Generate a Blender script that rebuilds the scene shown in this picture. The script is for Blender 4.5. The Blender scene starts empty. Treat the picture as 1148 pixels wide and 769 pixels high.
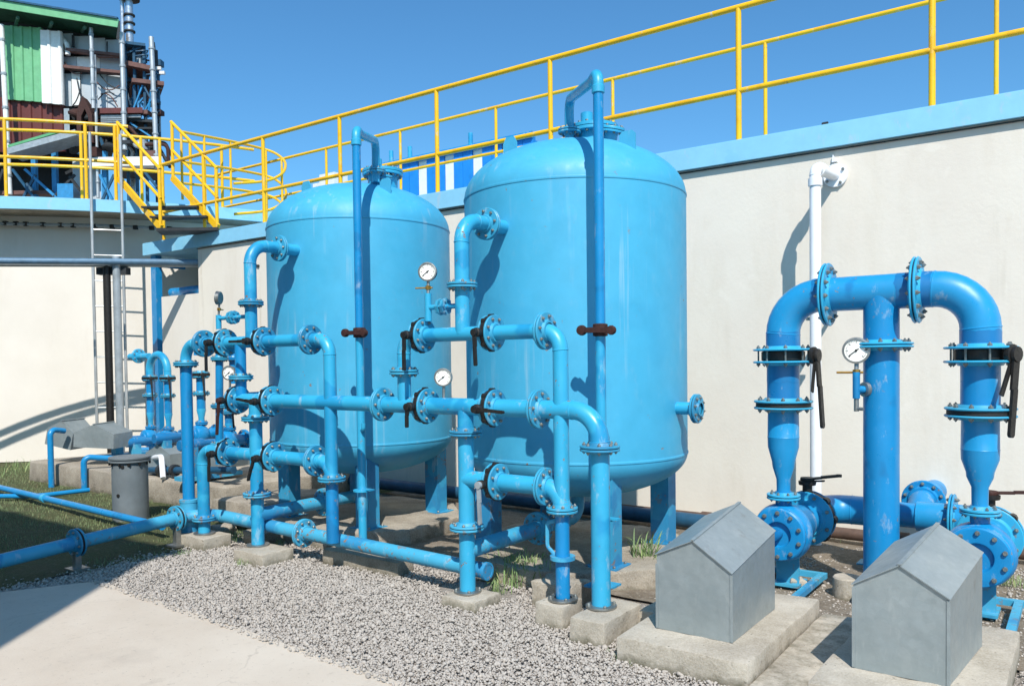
import bpy, bmesh, math, random
import numpy as np
from mathutils import Vector, Matrix, noise as mnoise
rnd = random.Random(7)
PI = math.pi
sc = bpy.context.scene
COL = sc.collection

# ---------------------------------------------------------------- camera
FPX, U0, V0, CH = 900.0, 574.0, 427.6, 1.75
_th, _ro = math.radians(1.5), math.radians(.69)
_f0 = Vector((-.584, .811, 0)).normalized(); _r0 = Vector((_f0.y, -_f0.x, 0)); _z = Vector((0, 0, 1))
FWD = _f0*math.cos(_th) - _z*math.sin(_th); _u = _z*math.cos(_th) + _f0*math.sin(_th)
RGT = _r0*math.cos(_ro) - _u*math.sin(_ro); UPV = _u*math.cos(_ro) + _r0*math.sin(_ro)
CAM = Vector((0, 0, CH))
cd = bpy.data.cameras.new('camera'); cam = bpy.data.objects.new('camera', cd); COL.objects.link(cam)
cam.matrix_world = Matrix((( RGT.x, UPV.x, -FWD.x, 0), (RGT.y, UPV.y, -FWD.y, 0), (RGT.z, UPV.z, -FWD.z, CH), (0, 0, 0, 1)))
cd.sensor_width = 36; cd.lens = FPX/1148*36; cd.shift_y = (V0-384.5)/1148; cd.clip_end = 3000; cd.clip_start = .05
sc.camera = cam

def _on(u, v, k, val):
    d = FWD + RGT*((u-U0)/FPX) - UPV*((v-V0)/FPX)
    return CAM + d*((val-CAM[k])/d[k])
def onX(u, v, x): return _on(u, v, 0, x)
def onY(u, v, y): return _on(u, v, 1, y)
def onZ(u, v, z): return _on(u, v, 2, z)
def atS(u, v, s): return CAM + (FWD + RGT*((u-U0)/FPX) - UPV*((v-V0)/FPX))*s

# ---------------------------------------------------------------- mesh builder
class MB:
    def __init__(s): s.v = []; s.f = []; s.m = []
    def add(s, vs, fs, m=0):
        o = len(s.v); s.v += [tuple(v) for v in vs]
        s.f += [tuple(i+o for i in f) for f in fs]; s.m += [m]*len(fs)
    def box(s, c, d, m=0, rz=0, R=None):
        if R is None: R = Matrix.Rotation(rz, 3, 'Z')
        c = Vector(c); h = Vector(d)*.5
        vs = [c + R @ Vector((sx*h.x, sy*h.y, sz*h.z)) for sz in (-1, 1) for sx, sy in ((-1,-1),(1,-1),(1,1),(-1,1))]
        s.add(vs, [(3,2,1,0),(4,5,6,7),(0,1,5,4),(1,2,6,5),(2,3,7,6),(3,0,4,7)], m)
    def hexa(s, vs, m=0):   # 8 points, bottom 4 ccw, top 4 ccw
        s.add(vs, [(3,2,1,0),(4,5,6,7),(0,1,5,4),(1,2,6,5),(2,3,7,6),(3,0,4,7)], m)
    def beam(s, a, b, w, h, m=0, up=(0,0,1)):
        a = Vector(a); b = Vector(b); d = (b-a).normalized(); up = Vector(up)
        if abs(d.dot(up)) > .98: up = Vector((1, 0, 0))
        x = d.cross(up).normalized()*(w/2); y = x.cross(d).normalized()*(h/2)
        s.hexa([a-x-y, a+x-y, a+x+y, a-x+y, b-x-y, b+x-y, b+x+y, b-x+y], m)
    def tube(s, pts, r, n=16, m=0, caps=True, inner=None):
        P = [Vector(p) for p in pts]
        rs = r if isinstance(r, (list, tuple)) else [r]*len(P)
        T = []
        for i in range(len(P)):
            a = P[max(i-1, 0)]; b = P[min(i+1, len(P)-1)]
            d = (b-a)
            if 0 < i < len(P)-1 and (P[i+1]-P[i]).length > 1e-9 and (P[i]-P[i-1]).length > 1e-9:
                d = (P[i+1]-P[i]).normalized() + (P[i]-P[i-1]).normalized()
            T.append(d.normalized())
        nrm = T[0].orthogonal().normalized(); vs = []
        for i, p in enumerate(P):
            nrm = (nrm - T[i]*nrm.dot(T[i])).normalized(); bn = T[i].cross(nrm)
            vs += [p + (nrm*math.cos(2*PI*k/n) + bn*math.sin(2*PI*k/n))*rs[i] for k in range(n)]
        fs = [(i*n+k, i*n+(k+1) % n, (i+1)*n+(k+1) % n, (i+1)*n+k) for i in range(len(P)-1) for k in range(n)]
        if caps: fs += [tuple(range(n-1, -1, -1)), tuple((len(P)-1)*n+k for k in range(n))]
        s.add(vs, fs, m)
    def lathe(s, o, ax, prof, n=32, m=0, xref=None):   # prof: (radius, height along ax)
        o = Vector(o); ax = Vector(ax).normalized(); x = ax.orthogonal().normalized() if xref is None else Vector(xref); y = ax.cross(x)
        vs = []; fs = []; idx = []
        for r, h in prof:
            if r < 1e-6: idx.append([len(vs)]); vs.append(o+ax*h)
            else:
                idx.append(list(range(len(vs), len(vs)+n)))
                vs += [o + ax*h + (x*math.cos(2*PI*k/n) + y*math.sin(2*PI*k/n))*r for k in range(n)]
        for a, b in zip(idx, idx[1:]):
            for k in range(n):
                q = [a[k % len(a)], a[(k+1) % len(a)], b[(k+1) % len(b)], b[k % len(b)]]
                q2 = []
                for t in q:
                    if t not in q2: q2.append(t)
                if len(q2) > 2: fs.append(tuple(q2))
        s.add(vs, fs, m)
    def bolt(s, o, ax, r, h, m=0): s.lathe(o, ax, [(0, h), (r*.8, h), (r, h*.8), (r, 0)], 6, m)
    def torus(s, o, ax, R, r, n=32, k=8, m=0):
        s.lathe(o, ax, [(R+r*math.cos(2*PI*i/k), r*math.sin(2*PI*i/k)) for i in range(k+1)], n, m)

def fillet(pts, R, n=8):
    P = [Vector(p) for p in pts]; out = [P[0]]
    for i in range(1, len(P)-1):
        a = (P[i-1]-P[i]); b = (P[i+1]-P[i]); la, lb = a.length, b.length; a.normalize(); b.normalize()
        ang = a.angle(b); rr = R[i-1] if isinstance(R, (list, tuple)) else R
        t = min(rr/math.tan(ang/2), la*.499 if i > 1 else la*.98, lb*.499 if i < len(P)-2 else lb*.98); rr = t*math.tan(ang/2)
        c = P[i] + (a+b).normalized()*(rr/math.sin(ang/2))
        p0 = P[i]+a*t; p1 = P[i]+b*t; u = p0-c; w = p1-c; om = u.angle(w)
        for k in range(n+1):
            q = k/n; out.append(c + (u*math.sin((1-q)*om) + w*math.sin(q*om))/math.sin(om))
    out.append(P[-1]); return out

# ---------------------------------------------------------------- objects
def root_loc(o):
    p = Vector((0, 0, 0))
    while o is not None: p += o.location; o = o.parent
    return p
def thing(name, label, cat, loc, group=None):
    o = bpy.data.objects.new(name, None); COL.objects.link(o); o.location = loc; o.empty_display_size = .2
    o['label'] = label; o['category'] = cat
    if group: o['group'] = group
    return o
def obj(name, mb, mats, parent=None, smooth=35, label=None):
    me = bpy.data.meshes.new(name)
    base = root_loc(parent) if parent is not None else None
    vs = np.array(mb.v, dtype=float)
    if base is None:
        lo = vs.min(0); hi = vs.max(0); base = Vector(((lo[0]+hi[0])/2, (lo[1]+hi[1])/2, lo[2]))
    vs = vs - np.array(base)
    me.from_pydata(vs.tolist(), [], mb.f)
    if not isinstance(mats, (list, tuple)): mats = [mats]
    for m in mats: me.materials.append(m)
    me.polygons.foreach_set('material_index', mb.m)
    if smooth:
        me.polygons.foreach_set('use_smooth', [True]*len(me.polygons)); me.update()
        try: me.set_sharp_from_angle(angle=math.radians(smooth))
        except Exception: pass
    me.update()
    o = bpy.data.objects.new(name, me); COL.objects.link(o)
    if parent is not None: o.parent = parent
    else: o.location = base
    if label: o['label'] = label
    return o
def tag(o, label, cat, group=None):
    o['label'] = label; o['category'] = cat
    if group: o['group'] = group
    return o
def kind(o, k): o['kind'] = k; return o
def dup(o, off, label, deep=True, group=None):
    c = o.copy(); COL.objects.link(c); c.location = o.location + Vector(off); c['label'] = label
    for ch in o.children:
        d = ch.copy(); COL.objects.link(d); d.parent = c
        for g in ch.children:
            e = g.copy(); COL.objects.link(e); e.parent = d
    return c

# ---------------------------------------------------------------- materials
def lin(h):
    h = [int(h[i:i+2], 16)/255 for i in (0, 2, 4)]
    return tuple(c/12.92 if c <= .04045 else ((c+.055)/1.055)**2.4 for c in h) + (1,)
class NT:
    def __init__(s, name):
        s.mat = bpy.data.materials.new(name); s.mat.use_nodes = True; s.t = s.mat.node_tree; s.n = s.t.nodes; s.l = s.t.links
        s.b = s.n['Principled BSDF']; g = s.n.new('ShaderNodeNewGeometry'); s.pos = g.outputs['Position']; s.geo = g
    def link(s, a, b): s.l.new(a, b)
    def noise(s, scale, detail=4, rough=.6, vec=None, stretch=None):
        n = s.n.new('ShaderNodeTexNoise'); n.inputs['Scale'].default_value = scale; n.inputs['Detail'].default_value = detail; n.inputs['Roughness'].default_value = rough
        v = vec or s.pos
        if stretch:
            mp = s.n.new('ShaderNodeVectorMath'); mp.operation = 'MULTIPLY'; mp.inputs[1].default_value = stretch; s.link(v, mp.inputs[0]); v = mp.outputs[0]
        s.link(v, n.inputs['Vector']); return n.outputs['Fac']
    def vor(s, scale, feature='F1', rnd_=1):
        n = s.n.new('ShaderNodeTexVoronoi'); n.inputs['Scale'].default_value = scale; n.feature = feature; s.link(s.pos, n.inputs['Vector']); return n
    def ramp(s, fac, a, b, ca=(0,0,0,1), cb=(1,1,1,1)):
        r = s.n.new('ShaderNodeValToRGB'); r.color_ramp.elements[0].position = a; r.color_ramp.elements[1].position = b
        r.color_ramp.elements[0].color = ca; r.color_ramp.elements[1].color = cb; s.link(fac, r.inputs[0]); return r.outputs[0]
    def mix(s, fac, a, b, mode='MIX'):
        m = s.n.new('ShaderNodeMix'); m.data_type = 'RGBA'; m.blend_type = mode
        for sock, val in ((m.inputs[0], fac), (m.inputs[6], a), (m.inputs[7], b)):
            if isinstance(val, (int, float, tuple)): sock.default_value = val
            else: s.link(val, sock)
        return m.outputs[2]
    def math(s, op, a, b=0.5):
        m = s.n.new('ShaderNodeMath'); m.operation = op
        for sock, val in ((m.inputs[0], a), (m.inputs[1], b)):
            if isinstance(val, (int, float)): sock.default_value = val
            else: s.link(val, sock)
        return m.outputs[0]
    def bump(s, h, strength=.3, dist=.01):
        b = s.n.new('ShaderNodeBump'); b.inputs['Strength'].default_value = strength; b.inputs['Distance'].default_value = dist
        s.link(h, b.inputs['Height']); s.link(b.outputs[0], s.b.inputs['Normal'])
    def color(s, c):
        if isinstance(c, tuple): s.b.inputs['Base Color'].default_value = c
        else: s.link(c, s.b.inputs['Base Color'])
    def rough(s, r):
        if isinstance(r, (int, float)): s.b.inputs['Roughness'].default_value = r
        else: s.link(r, s.b.inputs['Roughness'])

def paint(name, base, deep, chip=.3, rough=.38, rust='6b4a38', patch=.5, chipsize=22., scuff=.4, streak=0):
    """weathered gloss paint: fresher touch-up patches, faded mottling, chips, dirt low down"""
    t = NT(name); b = lin(base); d = lin(deep)
    p1 = t.ramp(t.noise(2.3, 3, .55), patch, patch+.04)
    c = t.mix(p1, b, d)
    mot = t.noise(5, 6, .65)
    c = t.mix(.16, c, t.ramp(mot, .3, .7, tuple(x*.6 for x in b[:3])+(1,), tuple(min(1, x*1.25+.02) for x in b[:3])+(1,)))
    # dull pale scuffs
    c = t.mix(t.math('MULTIPLY', t.ramp(t.noise(9, 5, .7, stretch=(1, 1, .45)), .59, .68), scuff), c, (.42, .50, .55, 1))
    # chips to primer / rust
    ch = t.ramp(t.noise(chipsize, 4, .6), .715-chip*.14, .74-chip*.14)
    big = t.ramp(t.noise(1.7, 2, .5), .45, .62)
    ch = t.math('MULTIPLY', ch, big)
    c = t.mix(ch, c, t.mix(t.noise(60, 2), lin(rust), lin('8d8478')))
    if streak: c = t.mix(t.math('MULTIPLY', t.math('MULTIPLY', t.ramp(t.noise(16, 4, .6, stretch=(1, 1, .035)), .56, .72), t.ramp(t.noise(1.6, 3, .6), .46, .64)), streak), c, lin('c9d2cf') if streak < .5 else lin(rust))
    t.color(c)
    r = t.ramp(t.noise(7, 4), .3, .7, (rough-.08,)*3+(1,), (rough+.14,)*3+(1,))
    t.rough(t.mix(ch, r, (.85, .85, .85, 1)))
    t.bump(t.math('SUBTRACT', t.math('MULTIPLY', t.noise(14, 3), .5), t.math('MULTIPLY', ch, .6)), .12, .004)
    return t.mat
def plain(name, col, rough=.5, metal=0., var=.25, scale=12., bump=.1):
    t = NT(name); b = lin(col)
    t.color(t.mix(t.ramp(t.noise(scale, 5, .65), .28, .72), tuple(x*(1-var) for x in b[:3])+(1,), tuple(min(1, x*(1+var*.6)) for x in b[:3])+(1,)))
    t.rough(t.ramp(t.noise(scale*1.7, 3), .3, .7, (max(.05, rough-.1),)*3+(1,), (min(1, rough+.12),)*3+(1,))); t.b.inputs['Metallic'].default_value = metal
    if bump: t.bump(t.noise(scale*5, 4), bump, .003)
    return t.mat

M = {}
M['tank'] = paint('tank_paint', '40a3c8', '3da0c6', chip=.16, rough=.52, patch=.56, chipsize=13, scuff=.06, streak=.3)
M['tankleg'] = paint('tank_leg_paint', '3394bc', '267eae', chip=1., rough=.5, patch=.5, chipsize=9)
M['pipe'] = paint('pipe_paint', '30a0c8', '1c8aba', chip=.45, rough=.36, patch=.56)
M['oldpipe'] = paint('faded_pipe_paint', '409fc2', '2680b0', chip=.95, rough=.5, patch=.52)
M['deep'] = paint('deep_blue_paint', '1082bc', '1272a8', chip=.35, rough=.34, patch=.57)
M['deep2'] = paint('deep_blue_touchup_paint', '1470a8', '187ab2', chip=.2, rough=.34, patch=.6)
M['royal'] = paint('manifold_blue_paint', '1c8cc2', '1474ae', chip=.3, rough=.34, patch=.60)
M['fascia'] = paint('fascia_paint', '86c4e0', '7ebedc', chip=.08, rough=.6, patch=.6, rust='d0c8b8')
M['flange'] = paint('flange_paint', '3498bc', '267ca4', chip=.8, rough=.42, patch=.55, rust='4d4a45', chipsize=40)
M['yellow'] = paint('railing_paint', 'eeb80c', 'e3a908', chip=.6, rough=.4, rust='7a3f22', patch=.58, chipsize=30)
M['bolt'] = plain('zinc_bolt', '8f928e', .45, .7, .5, 60)
M['gasket'] = plain('black_gasket', '1c1d1e', .7, 0, .3, 40)
M['iron'] = plain('black_cast_iron', '262422', .5, .2, .45, 30, .3)
M['rustiron'] = plain('rusty_iron', '3f211a', .75, .1, .5, 25, .5)
M['steel'] = plain('dull_steel', '9a9b98', .4, .8, .3, 15)
M['galv'] = None
M['dial'] = plain('gauge_dial_white', 'f0efe8', .5, 0, .05, 20, 0)
M['ink'] = plain('gauge_ink_black', '141414', .5, 0, .1, 20, 0)
M['brass'] = plain('brass', 'a8813a', .4, .8, .3, 40)
M['pvc'] = plain('white_plastic_pipe', 'e9ebee', .35, 0, .07, 8, 0)
M['white'] = plain('white_paint', 'e3e3df', .5, 0, .12, 10)
M['brown'] = plain('rusted_brown_pipe', '5a463c', .7, 0, .4, 9, .4)
def galv():
    t = NT('galvanized_sheet')
    v = t.vor(26); sp = v.outputs['Color']
    bwv = t.n.new('ShaderNodeRGBToBW'); t.link(sp, bwv.inputs[0]); a = t.mix(bwv.outputs[0], lin('9aa4a6'), lin('a4adaf'))
    a = t.mix(t.ramp(t.noise(3, 5, .7), .35, .7), a, lin('8e989a'))
    a = t.mix(t.math('MULTIPLY', t.ramp(t.noise(11, 5, .7, stretch=(1, 1, .3)), .60, .70), .5), a, lin('b2b8b8'))
    a = t.mix(t.math('MULTIPLY', t.ramp(t.noise(6, 6, .75, stretch=(1, 1, .5)), .58, .68), .4), a, lin('7d786f'))
    t.color(a); t.b.inputs['Metallic'].default_value = .45
    t.rough(t.ramp(t.noise(6, 4), .3, .7, (.36,)*3+(1,), (.52,)*3+(1,)))
    t.bump(t.math('ADD', t.noise(2.6, 3), t.math('MULTIPLY', t.noise(30, 2), .03)), .6, .03); return t.mat
M['galv'] = galv()
def concrete(name, base, dark, low_tint=.0, scale=1.):
    t = NT(name); c = t.mix(t.ramp(t.noise(3*scale, 7, .7), .35, .68), lin(dark), lin(base))
    c = t.mix(t.ramp(t.noise(34*scale, 3, .7), .64, .72), c, lin('5c564d'))
    c = t.mix(t.math('MULTIPLY', t.ramp(t.noise(90, 2), .35, .65), .25), c, lin('d9d3c8'))
    if low_tint:
        sx = t.n.new('ShaderNodeSeparateXYZ'); t.link(t.pos, sx.inputs[0])
        lowm = t.ramp(t.math('ADD', sx.outputs[2], t.math('MULTIPLY', t.noise(12, 5), .14)), .06, .13, (1,1,1,1), (0,0,0,1))  # darker olive towards the bottom
        c = t.mix(t.math('MULTIPLY', lowm, low_tint), c, lin('4b4a34'))
    t.color(c); t.rough(.9); t.bump(t.math('ADD', t.noise(40, 6, .7), t.math('MULTIPLY', t.noise(7, 3), 1.2)), .5, .012); return t.mat
M['conc'] = concrete('weathered_concrete', 'b9b0a1', '948a7a', .8)
M['padconc'] = concrete('dirty_concrete', 'a69c8c', '756b5d', .6)
def slabmat():
    t = NT('paving_concrete')
    c = t.mix(t.ramp(t.noise(1.1, 6, .62), .32, .7), lin('bdb0a0'), lin('cbc0b1'))
    c = t.mix(t.math('MULTIPLY', t.ramp(t.noise(26, 5, .7), .58, .72), .5), c, lin('9b9185'))
    c = t.mix(t.ramp(t.noise(70, 2, .5), .735, .75), c, lin('6b6259'))
    v = t.vor(.9, 'DISTANCE_TO_EDGE'); 
    c = t.mix(t.math('MULTIPLY', t.ramp(t.noise(4, 6, .75, stretch=(1, .35, 1)), .60, .66), .3), c, lin('a69b8d'))
    nz = t.n.new('ShaderNodeTexNoise'); nz.inputs['Scale'].default_value = 2.5; nz.inputs['Detail'].default_value = 5; t.link(t.pos, nz.inputs['Vector'])
    va = t.n.new('ShaderNodeVectorMath'); va.operation = 'MULTIPLY_ADD'; t.link(nz.outputs['Color'], va.inputs[0]); va.inputs[1].default_value = (.35, .35, 0); t.link(t.pos, va.inputs[2])
    vc = t.n.new('ShaderNodeTexVoronoi'); vc.feature = 'DISTANCE_TO_EDGE'; vc.inputs['Scale'].default_value = .55; t.link(va.outputs[0], vc.inputs['Vector'])
    crack = t.math('MULTIPLY', t.ramp(vc.outputs['Distance'], .0015, .004, (1,1,1,1), (0,0,0,1)), t.ramp(t.noise(1.5, 2), .46, .56))
    c = t.mix(t.math('MULTIPLY', crack, .22), c, lin('6e655b'))
    c = t.mix(t.math('MULTIPLY', t.ramp(t.noise(.9, 5, .7), .55, .7), .35), c, lin('a1968a'))
    t.color(c); t.rough(.85); t.bump(t.math('SUBTRACT', t.noise(60, 5, .7), t.math('MULTIPLY', crack, .3)), .3, .006); return t.mat
M['slab'] = slabmat()
def plaster():
    t = NT('cream_render')
    c = t.mix(t.ramp(t.noise(.8, 5, .6), .35, .7), lin('d9d0c3'), lin('e1dacd'))
    c = t.mix(t.math('MULTIPLY', t.ramp(t.noise(2.2, 6, .7, stretch=(1, 1, .25)), .5, .75), .5), c, lin('cbc0ae'))
    c = t.mix(t.math('MULTIPLY', t.math('MULTIPLY', t.ramp(t.noise(7, 4, .6, stretch=(1, 1, .05)), .56, .68), t.ramp(t.noise(.55, 3, .6), .48, .62)), .4), c, lin('b3a896'))
    c = t.mix(t.math('MULTIPLY', t.ramp(t.noise(1.3, 4, .75), .63, .66), .35), c, lin('e6dfd3'))
    t.color(c); t.rough(.9); t.bump(t.math('ADD', t.noise(30, 5, .65), t.math('MULTIPLY', t.noise(2.5, 3), 2.)), .18, .01); return t.mat
M['plaster'] = plaster()
def tankwall():
    t = NT('white_round_wall_render')
    c = t.mix(t.ramp(t.noise(.7, 5, .6), .35, .7), lin('d8d1c6'), lin('e2dcd2'))
    c = t.mix(t.math('MULTIPLY', t.ramp(t.noise(1.6, 6, .7, stretch=(1, 1, .3)), .56, .75), .35), c, lin('c9bfb0'))
    t.color(c); t.rough(.9); t.bump(t.noise(20, 5, .65), .15, .01); return t.mat
M['roundwall'] = tankwall()
def gravelbase():
    t = NT('gravel_bed'); v = t.vor(55)
    c = t.mix(t.ramp(v.outputs['Distance'], .1, .6), lin('b3aba2'), lin('7d756c'))
    c = t.mix(.5, c, t.ramp(t.noise(40, 2), .3, .7, lin('8a827a'), lin('b4aca4')))
    t.color(c); t.rough(.95); t.bump(v.outputs['Distance'], .8, .02); return t.mat
M['gravelbed'] = gravelbase()
def stonemat(name, cols):
    t = NT(name); oi = t.n.new('ShaderNodeAttribute'); oi.attribute_name = 'shade'
    r = t.n.new('ShaderNodeValToRGB'); e = r.color_ramp.elements
    e[0].color = lin(cols[0]); e[1].color = lin(cols[-1])
    for i, cc in enumerate(cols[1:-1]): x = e.new((i+1)/(len(cols)-1)); x.color = lin(cc)
    t.link(oi.outputs['Fac'], r.inputs[0])
    c = t.mix(.25, r.outputs[0], t.ramp(t.noise(120, 3), .3, .7, lin('8b857d'), lin('cfcac2')))
    t.color(c); t.rough(.9); return t.mat
M['stone'] = stonemat('gravel_stones', ['857e77', '9b938b', 'a8a098', 'b1a9a0', 'a19991', 'bab2a9'])
M['grass'] = stonemat('grass_blades', ['3a5a1c', '486b26', '5a7a2e', '707f3c', 'a09a62'])
M['weed'] = stonemat('weed_blades', ['3f6a1c', '4c7a26', '5f8c32', '7c9c44', 'b0a968'])
def dirt():
    t = NT('dirt'); c = t.mix(t.ramp(t.noise(5, 7, .75), .35, .65), lin('6d6152'), lin('8f8475'))
    c = t.mix(t.ramp(t.noise(30, 4, .7), .55, .7), c, lin('a59c90')); t.color(c); t.rough(.95); t.bump(t.noise(25, 6, .75), .8, .03); return t.mat
M['dirt'] = dirt()
def lawnbase():
    t = NT('lawn_soil'); c = t.mix(t.ramp(t.noise(3, 6, .7), .35, .65), lin('4b4a2d'), lin('3d4a22')); c = t.mix(t.ramp(t.noise(25, 4), .55, .7), c, lin('6a6146'))
    t.color(c); t.rough(.95); t.bump(t.noise(40, 5), .7, .03); return t.mat
M['lawn'] = lawnbase()
M['drum'] = plain('grey_drum_paint', '6c7478', .5, 0, .2, 5, .15)
M['darkgrey'] = plain('dark_steel', '33373a', .6, .3, .35, 12)
M['greypole'] = plain('grey_pole_paint', '9aa3a8', .5, .2, .25, 7)
M['railgrey'] = plain('blue_grey_pipe', '5f7f98', .5, .1, .25, 7)
M['alu'] = plain('bright_cladding', 'c6c9cc', .3, .75, .15, 6, .05)
M['soffit'] = plain('soffit_shade_green', '2c5743', .6, 0, .3, 4)  # green darkened to carry the shade under the roof
M['green'] = plain('green_sheet', '6fae80', .5, 0, .15, 4)
M['greendark'] = plain('green_roof_sheet', '57a06c', .5, 0, .2, 4)
M['maroon'] = plain('maroon_sheet', '5f2a26', .6, 0, .25, 4)
M['greywall'] = plain('grey_cladding', 'b3bcc2', .55, 0, .15, 1.5)
M['steelblue'] = plain('blue_steel_frame', '20506e', .5, .1, .35, 6)
M['lightblue'] = plain('light_blue_steel', '2f86bb', .5, 0, .25, 6)
M['rustbeam'] = plain('red_brown_beam', '6a4a43', .7, 0, .35, 6)
M['scaf'] = plain('scaffold_tube', 'b9bdbe', .45, .5, .25, 3)
M['void'] = plain('interior_shade_dark', '24282b', .9, 0, .4, 3)  # near-black colour stands in for shade inside the open bays
M['drumblue'] = plain('bright_blue_sheet', '1b84d4', .5, 0, .15, 5)
# ---------------------------------------------------------------- piping kit
def pipe(parent, name, pts, r, mat='pipe', R=None, n=20, label=None):
    m = MB(); p = fillet(pts, R, 9) if R else pts
    m.tube(p, r, n)
    if R and r >= .045 and len(pts) < 6:      # weld beads where each elbow meets the straight pipe
        for k in range(len(pts)-2):
            for i, j in ((1+k*10, 2+k*10), (10+k*10, 9+k*10)):
                a = (p[j]-p[i]).normalized(); m.lathe(p[i], a, [(r-.001, -.006), (r+.003, -.003), (r+.0035, 0), (r+.003, .003), (r-.001, .006)], n)
    return obj(name, m, M[mat], parent, label=label)
def flange(parent, o, ax, r, R=None, nb=8, mat='flange', gap=.005, t=.016, half=False):
    """a bolted flange joint: two discs, a gasket between, bolts through both; half = one disc only"""
    o = Vector(o); ax = Vector(ax).normalized(); R = R or r*1.95; m = MB(); b = R*.03
    for sg in ((1, -1) if not half else (1,)):
        m.lathe(o, ax*sg, [(r*.6, gap/2), (R-b, gap/2), (R, gap/2+b), (R, gap/2+t-b), (R-b, gap/2+t), (r*1.25, gap/2+t), (r*1.12, gap/2+t*2.2), (r*.9, gap/2+t*2.2)], 36, 0)
    m.lathe(o, ax, [(r*.7, -gap/2-.001), (R*.93, -gap/2-.001), (R*.93, gap/2+.001), (r*.7, gap/2+.001)], 28, 1)
    x = ax.orthogonal().normalized(); y = ax.cross(x); Rb = (R+r*1.1)/2+R*.02; br = min(.0155, max(.0115, R*.09))
    ph = rnd.uniform(0, PI/nb)
    for k in range(nb):
        a = 2*PI*(k+.5)/nb + ph; c = o + (x*math.cos(a)+y*math.sin(a))*Rb
        e = gap/2+t
        for sg in (1, -1):
            m.bolt(c + ax*sg*e, ax*sg, br, br*1.1, 2)
            m.lathe(c + ax*sg*(e+br), ax*sg, [(br*.5, 0), (br*.5, br*rnd.uniform(.2, .8)), (0, br*.85)], 6, 2)
    return obj('flange', m, [M[mat], M['gasket'], M['bolt']], parent)
def valve(parent, o, ax, r, hdir, side, R=None, hl=.2, hmat='iron', mat='flange', name='butterfly_valve', body='iron', fork=False, neck=1.28, bodyR=1., wd=None):
    """wafer butterfly valve squeezed between two flanges; side = where the neck points, hdir = lever direction"""
    o = Vector(o); ax = Vector(ax).normalized(); hd = Vector(hdir).normalized(); sd = Vector(side).normalized(); R = R or r*1.95
    w = r*.62; m = MB()
    m.lathe(o, ax, [(r*.7, -w/2), (R*.9*bodyR, -w/2), (R*.97*bodyR, -w/2+.006), (R*.97*bodyR, w/2-.006), (R*.9*bodyR, w/2), (r*.7, w/2)], 32, 0)
    for k in range(8 if bodyR > .95 else 0):      # lugs
        a = 2*PI*k/8; x = ax.orthogonal().normalized(); y = ax.cross(x)
        c = o + (x*math.cos(a)+y*math.sin(a))*R*.9
        m.lathe(c - ax*w*.5, ax, [(0, 0), (R*.17, 0), (R*.17, w), (0, w)], 10, 0)
    top = o + sd*(R*neck)
    m.tube([o+sd*R*.9, top], r*.3, 12, 0); m.lathe(top, sd, [(0, -.01), (r*.52, -.01), (r*.55, .004), (r*.55, .02), (r*.3, .03), (0, .03)], 16, 0)
    v = obj(name, m, M[body], parent)
    h = MB(); hub = top + sd*.035
    h.lathe(hub, sd, [(0, -.012), (r*.42, -.012), (r*.45, 0), (r*.42, .014), (0, .016)], 14, 0)
    wdt = wd or max(.022, r*.36); e = hub + hd*hl
    h.beam(hub + hd*r*.2, hub + hd*hl*.45, wdt*1.25, .016, 0, up=sd); h.beam(hub+hd*hl*.44+sd*.004, e+sd*.004, wdt, .02, 0, up=sd)
    h.lathe(e+sd*.004, sd, [(0, -.0105), (wdt*.5, -.0105), (wdt*.5, .0105), (0, .0105)], 12, 0)
    if fork:
        k = hd.cross(sd)*.35
        h.beam(hub + hd*r*.2 - sd*.02, hub + (hd+k).normalized()*hl*.55 - sd*.02, wdt*.7, .012, 0, up=sd)
    obj('lever_handle', h, M[hmat], v)
    for sg in (-1, 1):
        q = MB(); c = o + ax*sg*(w/2+.0015); a2 = ax*sg; t = .016; b = R*.03
        q.lathe(c, a2, [(r*.6, 0), (R-b, 0), (R, b), (R, t-b), (R-b, t), (r*1.25, t), (r*1.12, t*2.2), (r*.9, t*2.2)], 36, 0)
        x = ax.orthogonal().normalized(); y = ax.cross(x); br = min(.0155, max(.0115, R*.09)); Rb = (R+r*1.1)/2+R*.02
        for k in range(8):
            a = 2*PI*(k+.5)/8; d = c + (x*math.cos(a)+y*math.sin(a))*Rb
            q.bolt(d + a2*t, a2, br, br*1.1, 1); q.lathe(d+a2*(t+br), a2, [(br*.5, 0), (br*.5, br*rnd.uniform(.2, .8)), (0, br*.85)], 6, 1)
            if sg == 1: q.tube([d-a2*(w+.004), d], br*.45, 6, 1, False)
        obj('flange', q, [M[mat], M['bolt']], parent)
    return v
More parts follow.
